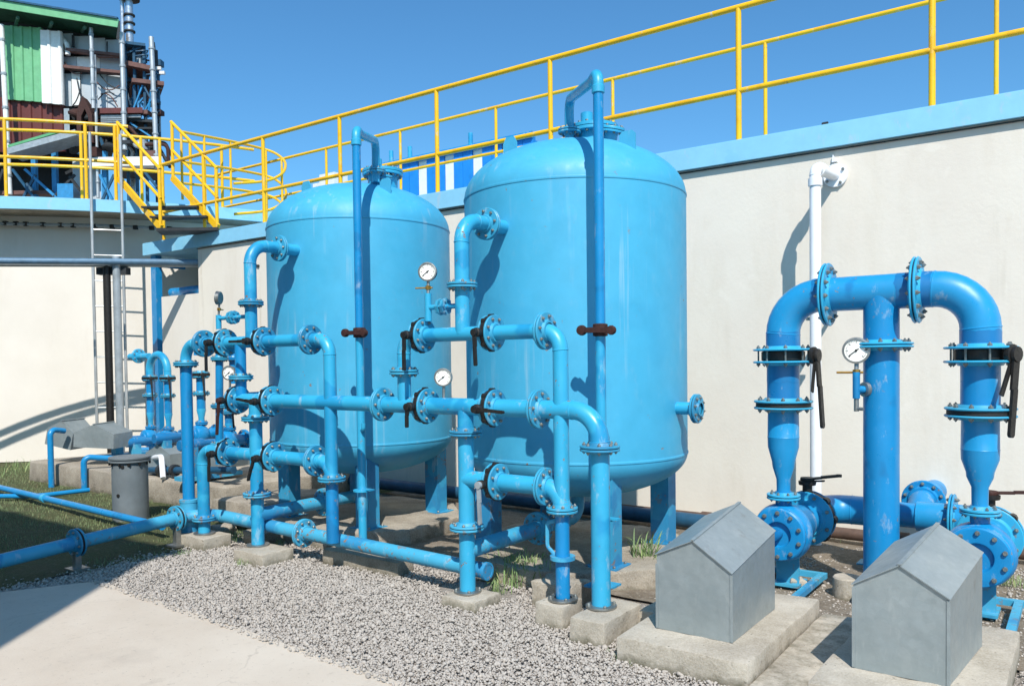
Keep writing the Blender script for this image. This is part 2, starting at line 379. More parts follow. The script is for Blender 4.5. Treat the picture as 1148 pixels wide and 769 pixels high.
def gauge(parent, c, face, R, stem_to, valve_at=None, brass=True):
    """dial pressure gauge with case, dial, needle, on a stem"""
    c = Vector(c); fd = Vector(face).normalized(); g = MB()
    g.lathe(c, fd, [(0, -R*.45), (R*.9, -R*.45), (R, -R*.38), (R, R*.06), (R*1.06, R*.08), (R*1.06, R*.2), (R*.9, R*.22), (R*.88, R*.1)], 36, 0)
    go = obj('pressure_gauge', g, M['steel'], parent)
    d = MB(); d.lathe(c + fd*R*.1, fd, [(0, 0), (R*.9, 0)], 36, 0)
    up = Vector((0, 0, 1)); up = (up - fd*up.dot(fd)).normalized(); rt = up.cross(fd)
    for k in range(31):
        a = math.radians(-135 + 270*k/30); q = up*math.cos(a) + rt*math.sin(a); L = .2 if k % 5 == 0 else .1
        d.beam(c + fd*(R*.1+.0012) + q*R*(.8-L), c + fd*(R*.1+.0012) + q*R*.8, R*(.05 if k % 5 == 0 else .025), .0008, 1, up=fd)
    obj('dial', d, [M['dial'], M['ink']], go)
    nd = MB(); a = math.radians(-128); q = up*math.cos(a)+rt*math.sin(a)
    nd.beam(c + fd*R*.15 - q*R*.25, c + fd*R*.15 + q*R*.68, R*.07, .002, 0, up=fd); nd.lathe(c+fd*R*.14, fd, [(R*.1, 0), (R*.1, .004), (0, .005)], 12, 0)
    obj('needle', nd, M['ink'], go)
    s = MB(); b = Vector(stem_to); s.tube([c - up*R*.95 - fd*R*.2, b], R*.17, 10, 0)
    obj('gauge_stem', s, M['steel'], go)
    if brass:
        k = MB(); p = c - up*R*1.75 - fd*R*.2
        k.lathe(p - up*R*.22, up, [(0, 0), (R*.3, 0), (R*.3, R*.44), (0, R*.44)], 8, 0); k.tube([p - rt*R*1.5, p + rt*R*.5], R*.09, 8, 0)
        obj('gauge_cock', k, M['brass'], go)
    return go
def rough_block(name, lo, hi, mat='conc', seed=0, amp=.012, cuts=5, bev=.008):
    """a cast concrete block with worn edges"""
    bm = bmesh.new(); bmesh.ops.create_cube(bm, size=1)
    lo = Vector(lo); hi = Vector(hi); d = hi-lo
    for v in bm.verts: v.co = Vector((lo.x+(v.co.x+.5)*d.x, lo.y+(v.co.y+.5)*d.y, lo.z+(v.co.z+.5)*d.z))
    bmesh.ops.bevel(bm, geom=list(bm.edges), offset=min(bev, min(d)*.3), segments=2, affect='EDGES', profile=.6)
    L = max(d)/max(4, cuts*2)
    for _ in range(3):
        es = [e for e in bm.edges if e.calc_length() > max(L, .06)]
        if es: bmesh.ops.subdivide_edges(bm, edges=es, cuts=1, use_grid_fill=True)
    for v in bm.verts:
        p = v.co*3.1 + Vector((seed*7.3, seed*1.7, 0)); q = v.co*13 + Vector((seed, 0, 3))
        v.co += Vector(mnoise.noise_vector(p))*amp*.55 + Vector(mnoise.noise_vector(q))*amp*.4 + Vector(mnoise.noise_vector(v.co*34))*amp*.25
    bmesh.ops.triangulate(bm, faces=bm.faces)
    m = MB(); bm.verts.ensure_lookup_table()
    m.add([v.co.copy() for v in bm.verts], [tuple(v.index for v in f.verts) for f in bm.faces]); bm.free()
    return obj(name, m, M[mat], None, smooth=40)
def rough_prism(name, pts, z0, z1, mat='conc', seed=0, amp=.02):
    bm = bmesh.new(); vs = [bm.verts.new((x, y, z0)) for x, y in pts]; f = bm.faces.new(vs)
    r = bmesh.ops.extrude_face_region(bm, geom=[f]); 
    for v in [g for g in r['geom'] if isinstance(g, bmesh.types.BMVert)]: v.co.z = z1
    bmesh.ops.recalc_face_normals(bm, faces=bm.faces)
    bmesh.ops.bevel(bm, geom=list(bm.edges), offset=.01, segments=2, affect='EDGES', profile=.6)
    bmesh.ops.triangulate(bm, faces=bm.faces)
    for _ in range(4):
        es = [e for e in bm.edges if e.calc_length() > .09]
        if es: bmesh.ops.subdivide_edges(bm, edges=es, cuts=1); bmesh.ops.triangulate(bm, faces=bm.faces)
    for v in bm.verts:
        p = v.co*3.1 + Vector((seed*7.3, seed*1.7, 0))
        v.co += Vector(mnoise.noise_vector(p))*amp*.55 + Vector(mnoise.noise_vector(v.co*13))*amp*.4 + Vector(mnoise.noise_vector(v.co*34))*amp*.25
    m = MB(); bm.verts.ensure_lookup_table(); m.add([v.co.copy() for v in bm.verts], [tuple(v.index for v in q.verts) for q in bm.faces]); bm.free()
    return obj(name, m, M[mat], None, smooth=40)
def plinth(lo, hi, label, seed, mat='conc', cat='concrete block', group='concrete blocks under the pipes and tanks', amp=.012):
    return tag(rough_block('concrete_block', lo, hi, mat, seed, amp), label, cat, group)

# ---------------------------------------------------------------- ground
def sheet(name, pts, z, mat, k='structure'):
    m = MB(); m.add([(x, y, z) for x, y in pts], [tuple(range(len(pts)))]); o = obj(name, m, M[mat], None, 0); o['kind'] = k; return o
sheet('ground', [(-300, -300), (300, -300), (300, 400), (-300, 400)], -.03, 'dirt')
def wavy(name, x0, x1, y0, y1, nx, ny, mat, z=0, amp=.012, inside=None):
    m = MB(); vs = []
    for j in range(ny+1):
        for i in range(nx+1):
            x = x0+(x1-x0)*i/nx; y = y0+(y1-y0)*j/ny
            vs.append((x, y, z + amp*mnoise.noise(Vector((x*1.7, y*1.7, 0))) + amp*.6*mnoise.noise(Vector((x*6, y*6, 2)))))
    m.add(vs, [(j*(nx+1)+i, j*(nx+1)+i+1, (j+1)*(nx+1)+i+1, (j+1)*(nx+1)+i) for j in range(ny) for i in range(nx)])
    o = obj(name, m, M[mat], None, 60); o['kind'] = 'structure'; return o
wavy('gravel_bed', -7.3, 4.5, 2.2, 5.7, 90, 30, 'gravelbed', -.012, .012)
wavy('bare_soil', -7.6, 4.5, 5.2, 8.2, 90, 30, 'dirt', .012, .02)
wavy('lawn_soil', -19, -6.95, -1.5, 9.5, 60, 50, 'lawn', .0, .03)
# paving slab (real thickness, top just above the gravel)
def slab():
    a = onZ(112, 655, .0); c = onZ(445, 769, .0); e = onZ(0, 668, 0.0)
    x1 = 4.5; m0 = (c.y-a.y)/(c.x-a.x)
    d = Vector((e.x-a.x, e.y-a.y)).normalized()
    pts = [(a.x, a.y)]
    far = Vector((a.x, a.y)) + d*7
    n = 60; edge = [(a.x + (x1-a.x)*i/n, a.y + m0*(x1-a.x)*i/n + .012*mnoise.noise(Vector((i*.7, 0, 0)))) for i in range(n+1)]
    pts = edge + [(x1, -6), (far.x, far.y)]
    m = MB(); N = len(pts)
    m.add([(x, y, -.08) for x, y in pts] + [(x, y, .03) for x, y in pts], [tuple(range(N, 2*N))[::-1]] + [(i, (i+1) % N, N+(i+1) % N, N+i) for i in range(N)])
    o = obj('pavement', m, M['slab'], None, 30); o['kind'] = 'structure'
    return edge, m0, a, d
SE, SM, SA, SD = slab()
def slab_in(x, y):
    # true when (x, y) lies on the paving slab
    if y > SA.y + SM*(x-SA.x): return False
    # right side of the left edge line
    return (x-SA.x)*(-SD.y) + (y-SA.y)*SD.x < 0 if False else ((SD.x*(y-SA.y) - SD.y*(x-SA.x)) > 0)

def scatter_mesh(name, templ_v, templ_f, P, S, Rz, tilt, shade, mat, k='stuff'):
    """one mesh of many small copies (numpy)"""
    tv = [np.array(t) for t in templ_v]; n = len(P); V = []; Fs = []; sh = []; off = 0
    ids = np.random.RandomState(3).randint(0, len(tv), n)
    for ti, t in enumerate(tv):
        sel = np.where(ids == ti)[0]
        if not len(sel): continue
        c, s = np.cos(Rz[sel]), np.sin(Rz[sel]); z0 = np.zeros_like(c); o1 = np.ones_like(c)
        A = np.stack([np.stack([c, -s, z0], -1), np.stack([s, c, z0], -1), np.stack([z0, z0, o1], -1)], -2)
        ct, st = np.cos(tilt[sel]), np.sin(tilt[sel])
        B = np.stack([np.stack([o1, z0, z0], -1), np.stack([z0, ct, -st], -1), np.stack([z0, st, ct], -1)], -2)
        Q = np.einsum('nij,njk->nik', A, B)
        vv = np.einsum('nij,vj->nvi', Q, t)*S[sel][:, None, None] + P[sel][:, None, :]
        f = np.array(templ_f[ti]); m = len(t)
        Fs.append((f[None] + (off + np.arange(len(sel))*m)[:, None, None]).reshape(-1, f.shape[1])); off += len(sel)*m
        V.append(vv.reshape(-1, 3)); sh.append(np.repeat(shade[sel], m))
    V = np.concatenate(V); Fa = np.concatenate(Fs); sh = np.concatenate(sh)
    me = bpy.data.meshes.new(name); nv, nf, w = len(V), len(Fa), Fa.shape[1]
    me.vertices.add(nv); me.vertices.foreach_set('co', V.astype(np.float32).ravel())
    me.loops.add(nf*w); me.loops.foreach_set('vertex_index', Fa.astype(np.int32).ravel())
    me.polygons.add(nf); me.polygons.foreach_set('loop_start', np.arange(0, nf*w, w, dtype=np.int32)); me.update(calc_edges=True)
    at = me.attributes.new('shade', 'FLOAT', 'POINT'); at.data.foreach_set('value', sh.astype(np.float32))
    me.materials.append(M[mat]); o = bpy.data.objects.new(name, me); COL.objects.link(o)
    if k: o['kind'] = k
    return o
def stone_templates(n=9):
    tv, tf = [], []
    for i in range(n):
        bm = bmesh.new(); bmesh.ops.create_icosphere(bm, subdivisions=1, radius=1)
        r = random.Random(i); sc3 = (1, r.uniform(.6, .9), r.uniform(.45, .75))
        # cut with random planes for a crushed-rock look
        for _ in range(5):
            nn = Vector((r.uniform(-1, 1), r.uniform(-1, 1), r.uniform(-1, 1))).normalized(); dd = r.uniform(.5, .8)
            for v in bm.verts:
                e = v.co.dot(nn)-dd
                if e > 0: v.co -= nn*e
        for v in bm.verts: v.co = Vector((v.co.x*sc3[0], v.co.y*sc3[1], v.co.z*sc3[2]))
        bm.verts.ensure_lookup_table(); bmesh.ops.triangulate(bm, faces=bm.faces)
        tv.append([tuple(v.co) for v in bm.verts]); tf.append([tuple(v.index for v in f.verts) for f in bm.faces]); bm.free()
    return tv, tf
STV, STF = stone_templates()
def gravel():
    R = np.random.RandomState(11); pts = []
    # denser and finer towards the paving, thinner under the tanks
    def region(n, x0, x1, y0, y1, keep):
        x = R.uniform(x0, x1, n); y = R.uniform(y0, y1, n); return [(a, b) for a, b in zip(x, y) if keep(a, b)]
    def keep(a, b):
        if slab_in(a, b) and not (abs(b-(SA.y+SM*(a-SA.x))) < .07 and R.rand() < .3): return False
        if b > 4.6: return R.rand() < max(0., 1-(b-4.6)/.8)*.8 and mnoise.noise(Vector((a*2.2, b*2.2, 5))) > -.25
        if a < -6.6: return R.rand() < max(.03, 1-(-6.6-a)/.45)
        return True
    A = region(125000, -7.2, -.9, 2.55, 5.5, keep)
    A += region(30000, -2.3, 1.2, 4.4, 7.7, lambda a, b: R.rand() < .55 + .45*mnoise.noise(Vector((a*1.5, b*1.5, 9))))
    A = np.array(A); n = len(A); S = np.clip(R.lognormal(-4.74, .36, n), .004, .026)
    Z = S*.25 + R.uniform(-.004, .012, n)
    on = np.array([slab_in(a, b) for a, b in A]); Z[on] += .03
    return scatter_mesh('gravel', STV, STF, np.column_stack([A, Z]), S, R.uniform(0, 6.28, n), R.uniform(-.45, .45, n), R.beta(2.2, 2., n), 'stone')
GR = gravel()
GR['label'] = 'pale grey crushed gravel beside the paving'; GR['category'] = 'gravel'
def lawn():
    R = np.random.RandomState(5); n = 60000
    x = R.uniform(-15.5, -6.75, n); y = R.uniform(.5, 6.6, n)
    k = np.array([(not slab_in(a, b)) and mnoise.noise(Vector((a*1.1, b*1.1, 1))) + .6*mnoise.noise(Vector((a*4, b*4, 7))) > -.12 + .5*max(0, (a+7.3)) - .25*(a < -9) for a, b in zip(x, y)])
    x, y = x[k], y[k]; n = len(x)
    tv = []; tf = []
    for i in range(5):
        r = random.Random(i); b = r.uniform(.1, .5)
        tv.append([(-.06, 0, 0), (.06, 0, 0), (.05, b*.4, .55), (-.05, b*.4, .55), (0, b, 1)]); tf.append([(0, 1, 2), (0, 2, 3), (3, 2, 4)])
    S = R.uniform(.014, .045, n)
    o = scatter_mesh('grass', tv, tf, np.column_stack([x, y, np.full(n, -.002)]), S, R.uniform(0, 6.28, n), R.uniform(-.5, .5, n), R.beta(2, 2, n), 'grass')
    o['label'] = 'short worn lawn in the shade left of the paving'; o['category'] = 'grass'
lawn()
def weed(u, v, w, h, n, label, z=.02, seed=0, spread=1.):
    c = onZ(u, v, z); R = np.random.RandomState(seed+50)
    tv = []; tf = []
    for i in range(6):
        r = random.Random(i+seed); b = r.uniform(.25, .75)
        tv.append([(-.022, 0, 0), (.022, 0, 0), (.03, b*.3, .5), (-.03, b*.3, .5), (.018, b*.72, .85), (-.018, b*.72, .85), (0, b*1.15, .97)])
        tf.append([(0, 1, 2), (0, 2, 3), (3, 2, 4), (3, 4, 5), (5, 4, 6)])
    n = int(n*1.7); x = np.clip(R.normal(0, w*.28, n), -w*.75, w*.75); y = np.clip(R.normal(0, w*.22*spread, n), -w*.45*spread, w*.45*spread)
    o = scatter_mesh('weed_tuft', tv, tf, np.column_stack([x, y, np.zeros(n)]), h*R.uniform(.35, 1.1, n), R.uniform(0, 6.28, n), R.uniform(-.35, .35, n), R.beta(2, 2, n), 'weed', None)
    o.location = c; tag(o, label, 'weed', 'weeds growing between the concrete blocks')
    if w >= .5 and h < .16: o.name = 'grass_strip'; o['kind'] = 'stuff'; o['category'] = 'grass'; del o['group']
# ---------------------------------------------------------------- filter tanks
TY = 5.95
def tank(u, v, label, man_u, lugs, noz, seed):
    c = onY(u, v, TY); xc = c.x; R = .942; DT = .48; zb, zt = .965, 3.11
    t = thing('filter_tank', label, 'water tank', (xc, TY, 0), 'blue pressure filter tanks')
    m = MB(); n = 24
    prof = [(R*math.sin(PI/2*k/n), zb-.37*math.cos(PI/2*k/n)) for k in range(n+1)]
    prof += [(R, zb + (zt-zb)*k/6) for k in range(1, 7)]
    prof += [(R*math.cos(PI/2*k/n), zt+DT*math.sin(PI/2*k/n)) for k in range(1, n+1)]
    prof[-1] = (0, zt+DT); prof[0] = (0, zb-.37)
    m.lathe((xc, TY, 0), (0, 0, 1), prof, 96)
    obj('shell', m, M['tank'], t, 25)
    for z in (zb, zt):
        w = MB(); w.lathe((xc, TY, z), (0, 0, 1), [(R-.003, -.013), (R+.004, -.01), (R+.0065, 0), (R+.004, .01), (R-.003, .013)], 96)
        obj('weld_seam', w, M['tank'], t, 40)
    for sx in (-1, 1):
        for sy in (-1, 1):
            L = MB(); x, y = xc+sx*.58, TY+sy*.5; L0 = .16
            # steel channel leg: web and two lips
            for q, d in (((0, .075, 0), (.17, .014, 1)), ((-.078, 0, 0), (.014, .136, 1)), ((.078, 0, 0), (.014, .136, 1))):
                L.box((x+q[0], y-q[1], (L0+.95)/2), (d[0], d[1], .95-L0))
            lo = obj('leg', L, M['tankleg'], t)
            b = MB(); b.box((x, y, L0-.006), (.27, .25, .016))
            for bx in (-.1, .1):
                for by in (-.09, .09): b.bolt((x+bx, y+by, L0+.002), (0, 0, 1), .012, .016, 1)
            obj('base_plate', b, [M['tankleg'], M['bolt']], lo)
    # manhole with bolted cover
    mp = onY(man_u, v, TY); mx = mp.x; k = MB(); zt2 = zt+DT+.025
    k.lathe((mx, TY, 0), (0, 0, 1), [(.15, zt2-.2), (.15, zt2+.03), (.2, zt2+.03), (.205, zt2+.035), (.205, zt2+.055), (.2, zt2+.06), (.12, zt2+.06)], 48)
    k.lathe((mx, TY, 0), (0, 0, 1), [(.17, zt2+.064), (.205, zt2+.064), (.205, zt2+.088), (.2, zt2+.092), (0, zt2+.094)], 48)
    for i in range(16):
        a = 2*PI*(i+.5)/16; p = Vector((mx+.18*math.cos(a), TY+.18*math.sin(a), zt2+.092))
        k.bolt(p, (0, 0, 1), .014, .016, 1); k.bolt(p-Vector((0, 0, .062)), (0, 0, -1), .014, .016, 1)
    k.lathe((mx-.05, TY-.03, zt2+.09), (0, 0, 1), [(.052, 0), (.052, .115), (.045, .12), (0, .12)], 24)
    obj('manhole', k, [M['pipe'], M['bolt']], t)
    for (dx, dz) in lugs:
        g = MB(); x = xc+dx; rr = abs(dx)/R; z0 = zt + DT*math.sqrt(max(0, 1-rr**2))
        pts = [(-.07, -.12), (.07, -.12), (.07, dz*.65), (.04, dz), (-.04, dz), (-.07, dz*.65)]
        g.add([(x+a, TY-.25-.018, z0+b) for a, b in pts]+[(x+a, TY-.3+.018, z0+b) for a, b in pts],
              [tuple(range(6)), tuple(range(11, 5, -1))]+[(i, i+6, (i+1) % 6+6, (i+1) % 6) for i in range(6)])
        g.lathe((x, TY-.25-.022, z0+dz*.62), (0, 1, 0), [(.0, 0), (.022, 0), (.022, .044), (0, .044)], 14, 1)
        obj('lifting_lug', g, [M['tank'], M['gasket']], t, 30)
    for (dx, dy, r_) in noz:
        x, y = xc+dx, TY+dy; rr = math.hypot(dx, dy)/R; z0 = zt+DT*math.sqrt(1-rr**2)
        ax = Vector((dx*.55, dy*.55, 1)).normalized(); o = Vector((x, y, z0)) + ax*.085
        nb = MB(); nb.tube([o-ax*.16, o], r_, 18); no = obj('top_nozzle', nb, M['tank'], t)
        f = MB(); f.lathe(o, ax, [(0, .02), (r_*1.9, .02), (r_*1.95, .016), (r_*1.95, 0), (r_*1.2, 0), (r_*1.2, -.006), (r_*1.95, -.006), (r_*1.95, -.022), (r_, -.022)], 28)
        x1 = ax.orthogonal().normalized(); y1 = ax.cross(x1)
        for i in range(8):
            a = 2*PI*i/8; q = o+(x1*math.cos(a)+y1*math.sin(a))*r_*1.55
            f.bolt(q+ax*.02, ax, .011, .016, 1); f.bolt(q-ax*.022, -ax, .011, .016, 1)
        obj('blind_flange', f, [M['pipe'], M['bolt']], no)
    return t, xc, R
T2, X2, RT = tank(645, 375, 'right hand blue filter tank, in front of the plain cream wall', 668, [(-.47, .15), (.66, .08)], [(.40, -.08, .055)], 1)
T1, X1, _ = tank(405, 380, 'left hand blue filter tank, farther from the camera', 432, [(-.50, .15), (.66, .08)], [(.42, -.08, .05)], 2)
# nozzle on the right flank of the right tank
def side_nozzle():
    p = onY(781, 458, TY); o = Vector((p.x, TY, p.z)); m = MB(); xs = X2+RT-.02
    m.tube([(xs, TY, o.z), (o.x+.02, TY, o.z)], .05, 18); n = obj('side_nozzle', m, M['pipe'], T2)
    flange(n, (o.x, TY, o.z), (1, 0, 0), .05, .115, 8)
side_nozzle()
def surfY(xc, x): return TY - math.sqrt(RT**2-(x-xc)**2)

# ---------------------------------------------------------------- vent pipes in front of the tanks
def vent(xc, u, v, vtop, neck, nz_u, nz_v, zbase, hv, label, hlabel=None):
    Y = 4.92; b = onY(u, v, Y); x = b.x; zt = onY(u, vtop, Y).z; r = .036
    nz = onY(nz_u, nz_v, TY-.22); zn = nz.z; zd = 3.56
    t = thing('vent_pipe', label, 'pipe', (x, Y, zbase), 'air vent pipes standing before the tanks')
    hz = onY(u, hv, Y).z
    d = Vector((nz.x-x, TY-.22-Y, 0)); 
    p1 = Vector((x, Y, zt)); p2 = p1 + d*.18 + Vector((0, 0, 0)); p3 = Vector((nz.x, TY-.22, zn)); p4 = Vector((nz.x, TY-.22, zd-.03))
    pipe(t, 'riser', [(x, Y, zbase), (x, Y, hz-.02)], r*1.02, 'pipe', n=18); pipe(t, 'riser', [(x, Y, hz-.02), (x, Y, zt-.13)], r, 'deep', n=18)
    m = MB(); m.tube(fillet([(x, Y, zt-.13), p1, p2, p3, p4], [.085, .05, .09], 8), r*1.08, 18)
    m.lathe((x, Y, zt-.15), (0, 0, 1), [(r, 0), (r*1.25, .004), (r*1.25, .05), (r, .06)], 18)
    obj('gooseneck', m, M['pipe'], t)
    flange(t, (p4.x, p4.y, zd+.08), (0, 0, 1), r*1.05, .095, 6)
    # rusty cock with a squat handle, then a union lower down
    k = MB(); c = Vector((x, Y, hz)); 
    k.lathe(c-Vector((0, 0, .045)), (0, 0, 1), [(r, 0), (r*1.5, .005), (r*1.5, .03), (r*1.2, .035), (r*1.2, .055), (r*1.5, .06), (r*1.5, .085), (r, .09)], 10)
    v_ = obj('stop_valve', k, M['rustiron'], t)
    h = MB(); h.tube([c+Vector((-.11, -.03, .0)), c+Vector((.07, -.055, 0))], .02, 10); h.beam(c+Vector((-.10, -.06, .002)), c+Vector((.12, -.06, -.006)), .03, .035)
    h.lathe(c+Vector((-.115, -.06, 0)), (0, -1, 0), [(0, -.02), (.035, -.018), (.038, 0), (.033, .02), (0, .022)], 12)
    h.lathe(c+Vector((.12, -.06, -.006)), (0, -1, 0), [(0, -.02), (.03, -.018), (.034, 0), (.03, .02), (0, .022)], 12)
    obj('valve_handle', h, M['rustiron'], v_)
    k = MB(); k.lathe((x, Y, .62), (0, 0, 1), [(r, 0), (r*2.2, .0), (r*2.2, .014), (r, .014)], 20); k.box((x+.05, Y, .64), (.16, .05, .012)); obj('pipe_bracket', k, M['pipe'], t)
    k = MB(); k.tube(fillet([(x, Y, 1.16), (x+.07, Y-.04, 1.16), (x+.07, Y-.04, 1.22)], .03, 5), .018, 10); obj('drain_stub', k, M['pipe'], t)
    k = MB(); k.box((x, Y, zbase+.007), (.2, .18, .014)); obj('foot_plate', k, M['tankleg'], t)
    return t
vent(X2, 673, 370, 80, 0, 638, 112, .155, 370, 'thin vent pipe with rusty handle in front of the right tank')
vent(X1, 403, 373, 143, 0, 421, 158, .155, 373, 'thin vent pipe with rusty handle in front of the left tank')

# ---------------------------------------------------------------- pipe manifolds in the plane Y = PY
PY = 4.5; zU = 1.945; zM = 1.42
def xa(u, v, Y=PY): return onY(u, v, Y).x
def za(u, v, Y=PY): return onY(u, v, Y).z
def P(x, z, y=PY): return Vector((x, y, z))
EX, EY, EZ = Vector((1, 0, 0)), Vector((0, 1, 0)), Vector((0, 0, 1))
FACE = Vector((.45, -1, .05))
def gauge_branch(parent, vx, z, gx, gz, R=.067, face=None):
    m = MB(); y = PY-.0
    m.tube([P(vx, z, y), P(gx, z, y)], .019, 12); m.tube([P(gx, z-.1, y), P(gx, gz-.16, y)], .026, 12)
    b = obj('gauge_branch', m, M['pipe'], parent)
    k = MB(); c = P((vx*.45+gx*.55), z, y)
    for dx in (-.022, .022): k.lathe(c+EX*(dx-.011), EX, [(.0, 0), (.062, 0), (.062, .022), (0, .022)], 8)
    for i in range(6):
        a = 2*PI*i/6; k.tube([c+Vector((-.05, .045*math.cos(a), .045*math.sin(a))), c+Vector((.05, .045*math.cos(a), .045*math.sin(a)))], .008, 6)
    obj('branch_valve', k, M['flange'], b)
    return gauge(parent, P(gx, gz, y), face or FACE, R, P(gx, gz-.18, y))

# ---- right hand manifold
m2 = thing('pipe_manifold', 'right hand blue valve pipework in front of the right tank', 'pipework', (xa(520, 560), PY, .15), 'valve manifolds in front of the tanks')
x453, x520, x627, x672 = xa(453, 417), xa(523, 560), xa(630, 560), xa(673, 560); xin2 = xa(518, 320); zL2 = za(590, 543)
pipe(m2, 'upper_pipe', [P(x453, zM), P(x453, zU), P(x627, zU), P(x627, za(631, 568))], .052, 'pipe', [.13, .13])
pipe(m2, 'inlet_pipe', [P(xin2, za(518, 245), surfY(X2, xin2)+.03), P(xin2, za(518, 245)), P(xin2, zU)], .054, 'pipe', .17)
flange(m2, P(xin2, za(518, 245), PY+.3), EY, .055, .12)
flange(m2, P(xin2, za(517, 320)), EZ, .054, .112)
pipe(m2, 'main_pipe', [P(xa(432, 452)+.002, zM), P(x672, zM), P(x672, .16)], .062, 'pipe', .2)
pipe(m2, 'standing_pipe', [P(x520, zM), P(x520, .08)], .058, 'pipe')
pipe(m2, 'lower_loop', [P(x520, zL2), P(x627, zL2), P(x627, za(631, 574))], .06, 'pipe', .13)
pipe(m2, 'lower_leg', [P(x627, za(631, 570)), P(x627, .16)], .048, 'deep')
valve(m2, P(xa(473, 376), zU), EX, .06, (0, 0, -1), (0, -1, 0), .125, .25)
valve(m2, P(xa(551, 375), zU), EX, .06, (.05, 0, -1), (0, -1, 0), .125, .22)
flange(m2, P(xa(611, 372), zU), EX, .06, .126)
flange(m2, P(x453, za(453, 417)), EZ, .057, .112)
valve(m2, P(xa(477, 455), zM), EX, .062, (0, 0, -1), (0, -1, 0), .13, .14)
valve(m2, P(xa(552, 458), zM), EX, .062, (1, 0, -.06), (0, -1, .0), .13, .24)
flange(m2, P(xa(604, 461), zM), EX, .062, .132)
flange(m2, P(x672, za(670, 502)), EZ, .062, .13)
flange(m2, P(x520, za(521, 485)), EZ, .058, .12)
flange(m2, P(x520, za(525, 591)), EZ, .058, .125, mat='oldpipe')
valve(m2, P(xa(556, 543), zL2), EX, .06, (.05, 0, -1), (0, -1, 0), .128, .26, hmat='greypole' if 'greypole' in M else 'iron')
flange(m2, P(xa(611, 544), zL2), EX, .06, .128)
flange(m2, P(x627, za(631, 571)), EZ, .055, .105)
cl = MB(); zc = za(633, 625); cl.lathe(P(x627, zc-.012), EZ, [(.05, 0), (.085, 0), (.085, .024), (.05, .024)], 20); cl.tube(fillet([P(x627-.05, zc), P(x627-.12, zc+.06), P(x627-.12, zc+.22), P(x627-.05, zc+.24)], .04, 4), .014, 8)
obj('pipe_clamp', cl, M['oldpipe'], m2)
for x, hz_ in ((x672, .155), (x520, .075), (x627, .155)):
    f = MB(); f.lathe(P(x, hz_), EZ, [(0, .0), (.1, 0), (.102, .006), (.1, .014), (.06, .016)], 20)
    for i in range(4): a = PI/4+PI/2*i; f.bolt(P(x+.085*math.cos(a), hz_+.013, PY+.085*math.sin(a)), EZ, .011, .016, 1)
    obj('foot_plate', f, [M['steel'], M['bolt']], m2)
gauge_branch(m2, xin2, za(511, 343), xa(480, 343), za(478, 305))
gz = za(497, 423); gx = xa(497, 423)
gauge(m2, P(gx, gz), FACE, .064, P(gx, zM), None, False)
dr = za(530, 618); e2 = onX(603, 600, x520)
pipe(m2, 'drain_pipe', [P(x520, dr), P(x520, dr, e2.y+.0)], .062, 'oldpipe')
flange(m2, P(x520, dr, e2.y), EY, .062, .135, mat='oldpipe')
pipe(m2, 'drain_pipe', [P(x520, dr, e2.y), P(x520, dr, TY+.1), P(x520, .7, TY+.1)], .06, 'oldpipe', .12)

# ---- left hand manifold
m1 = thing('pipe_manifold', 'left hand blue valve pipework in front of the left tank', 'pipework', (xa(288, 540), PY, .15), 'valve manifolds in front of the tanks')
x208, xin1, x290, x366, x229, x269 = xa(210, 480), xa(281, 330), xa(288, 540), xa(371, 480), xa(228, 545), xa(270, 420); zL1 = za(320, 513)
pipe(m1, 'sleeved_riser', [P(x208, .3), P(x208, za(208, 408))], .057, 'deep')
pipe(m1, 'upper_pipe', [P(x208, za(208, 408)), P(x208, zU), P(x366, zU), P(x366, za(376, 534))], .053, 'pipe', [.16, .13])
f = MB(); f.lathe(P(x208, .0), EZ, [(.0, .0), (.085, 0), (.085, .4), (.09, .405), (.09, .43), (.058, .435)], 22); obj('pipe_sleeve', f, M['oldpipe'], m1)
pipe(m1, 'inlet_pipe', [P(xin1, za(281, 274), surfY(X1, xin1+.0)+.05 if abs(xin1-X1) < RT else TY-.5), P(xin1, za(281, 274)), P(xin1, zU)], .054, 'pipe', .17)
flange(m1, P(xin1, za(281, 274), PY+.32), EY, .055, .12)
flange(m1, P(xin1, za(281, 340)), EZ, .054, .112)
pipe(m1, 'main_pipe', [P(xa(256, 447), zM, PY+.75), P(xa(256, 447), zM), P(xa(432, 452)-.002, zM)], .06, 'pipe', .12)
pipe(m1, 'standing_pipe', [P(x290, zM), P(x290, .115)], .058, 'pipe')
pipe(m1, 'cross_riser', [P(x269, zM), P(x269, zU)], .05, 'deep')
flange(m1, P(x269, za(270, 423)), EZ, .05, .11)
pipe(m1, 'lower_loop', [P(x229, .125), P(x229, zL1), P(x366, zL1), P(x366, za(376, 540))], .057, 'pipe', .13)
pipe(m1, 'lower_leg', [P(x366, za(376, 538)), P(x366, .26)], .052, 'deep')
flange(m1, P(x208, za(208, 408)), EZ, .056, .118)
flange(m1, P(xa(229, 383), zU), EX, .058, .128)
valve(m1, P(xa(252, 384), zU), EX, .06, (0, 0, -1), (0, -1, 0), .125, .25)
valve(m1, P(xa(295, 382), zU), EX, .06, (-1, 0, 0), (0, -1, 0), .125, .2)
flange(m1, P(xa(348, 380), zU), EX, .06, .126)
flange(m1, P(xa(429, 452), zM), EX, .062, .132)
valve(m1, P(xa(304, 449), zM), EX, .06, (-1, 0, .1), (0, -1, 0), .13, .2)
valve(m1, P(xa(266, 447), zM), EX, .06, (-.1, 0, -1), (0, -1, 0), .125, .3, hmat='rustiron')
flange(m1, P(x290, za(284, 469)), EZ, .058, .125)
flange(m1, P(x290, za(289, 554)), EZ, .058, .125, mat='oldpipe')
valve(m1, P(xa(306, 514), zL1), EX, .06, (-.4, 0, -1), (0, -1, 0), .13, .2)
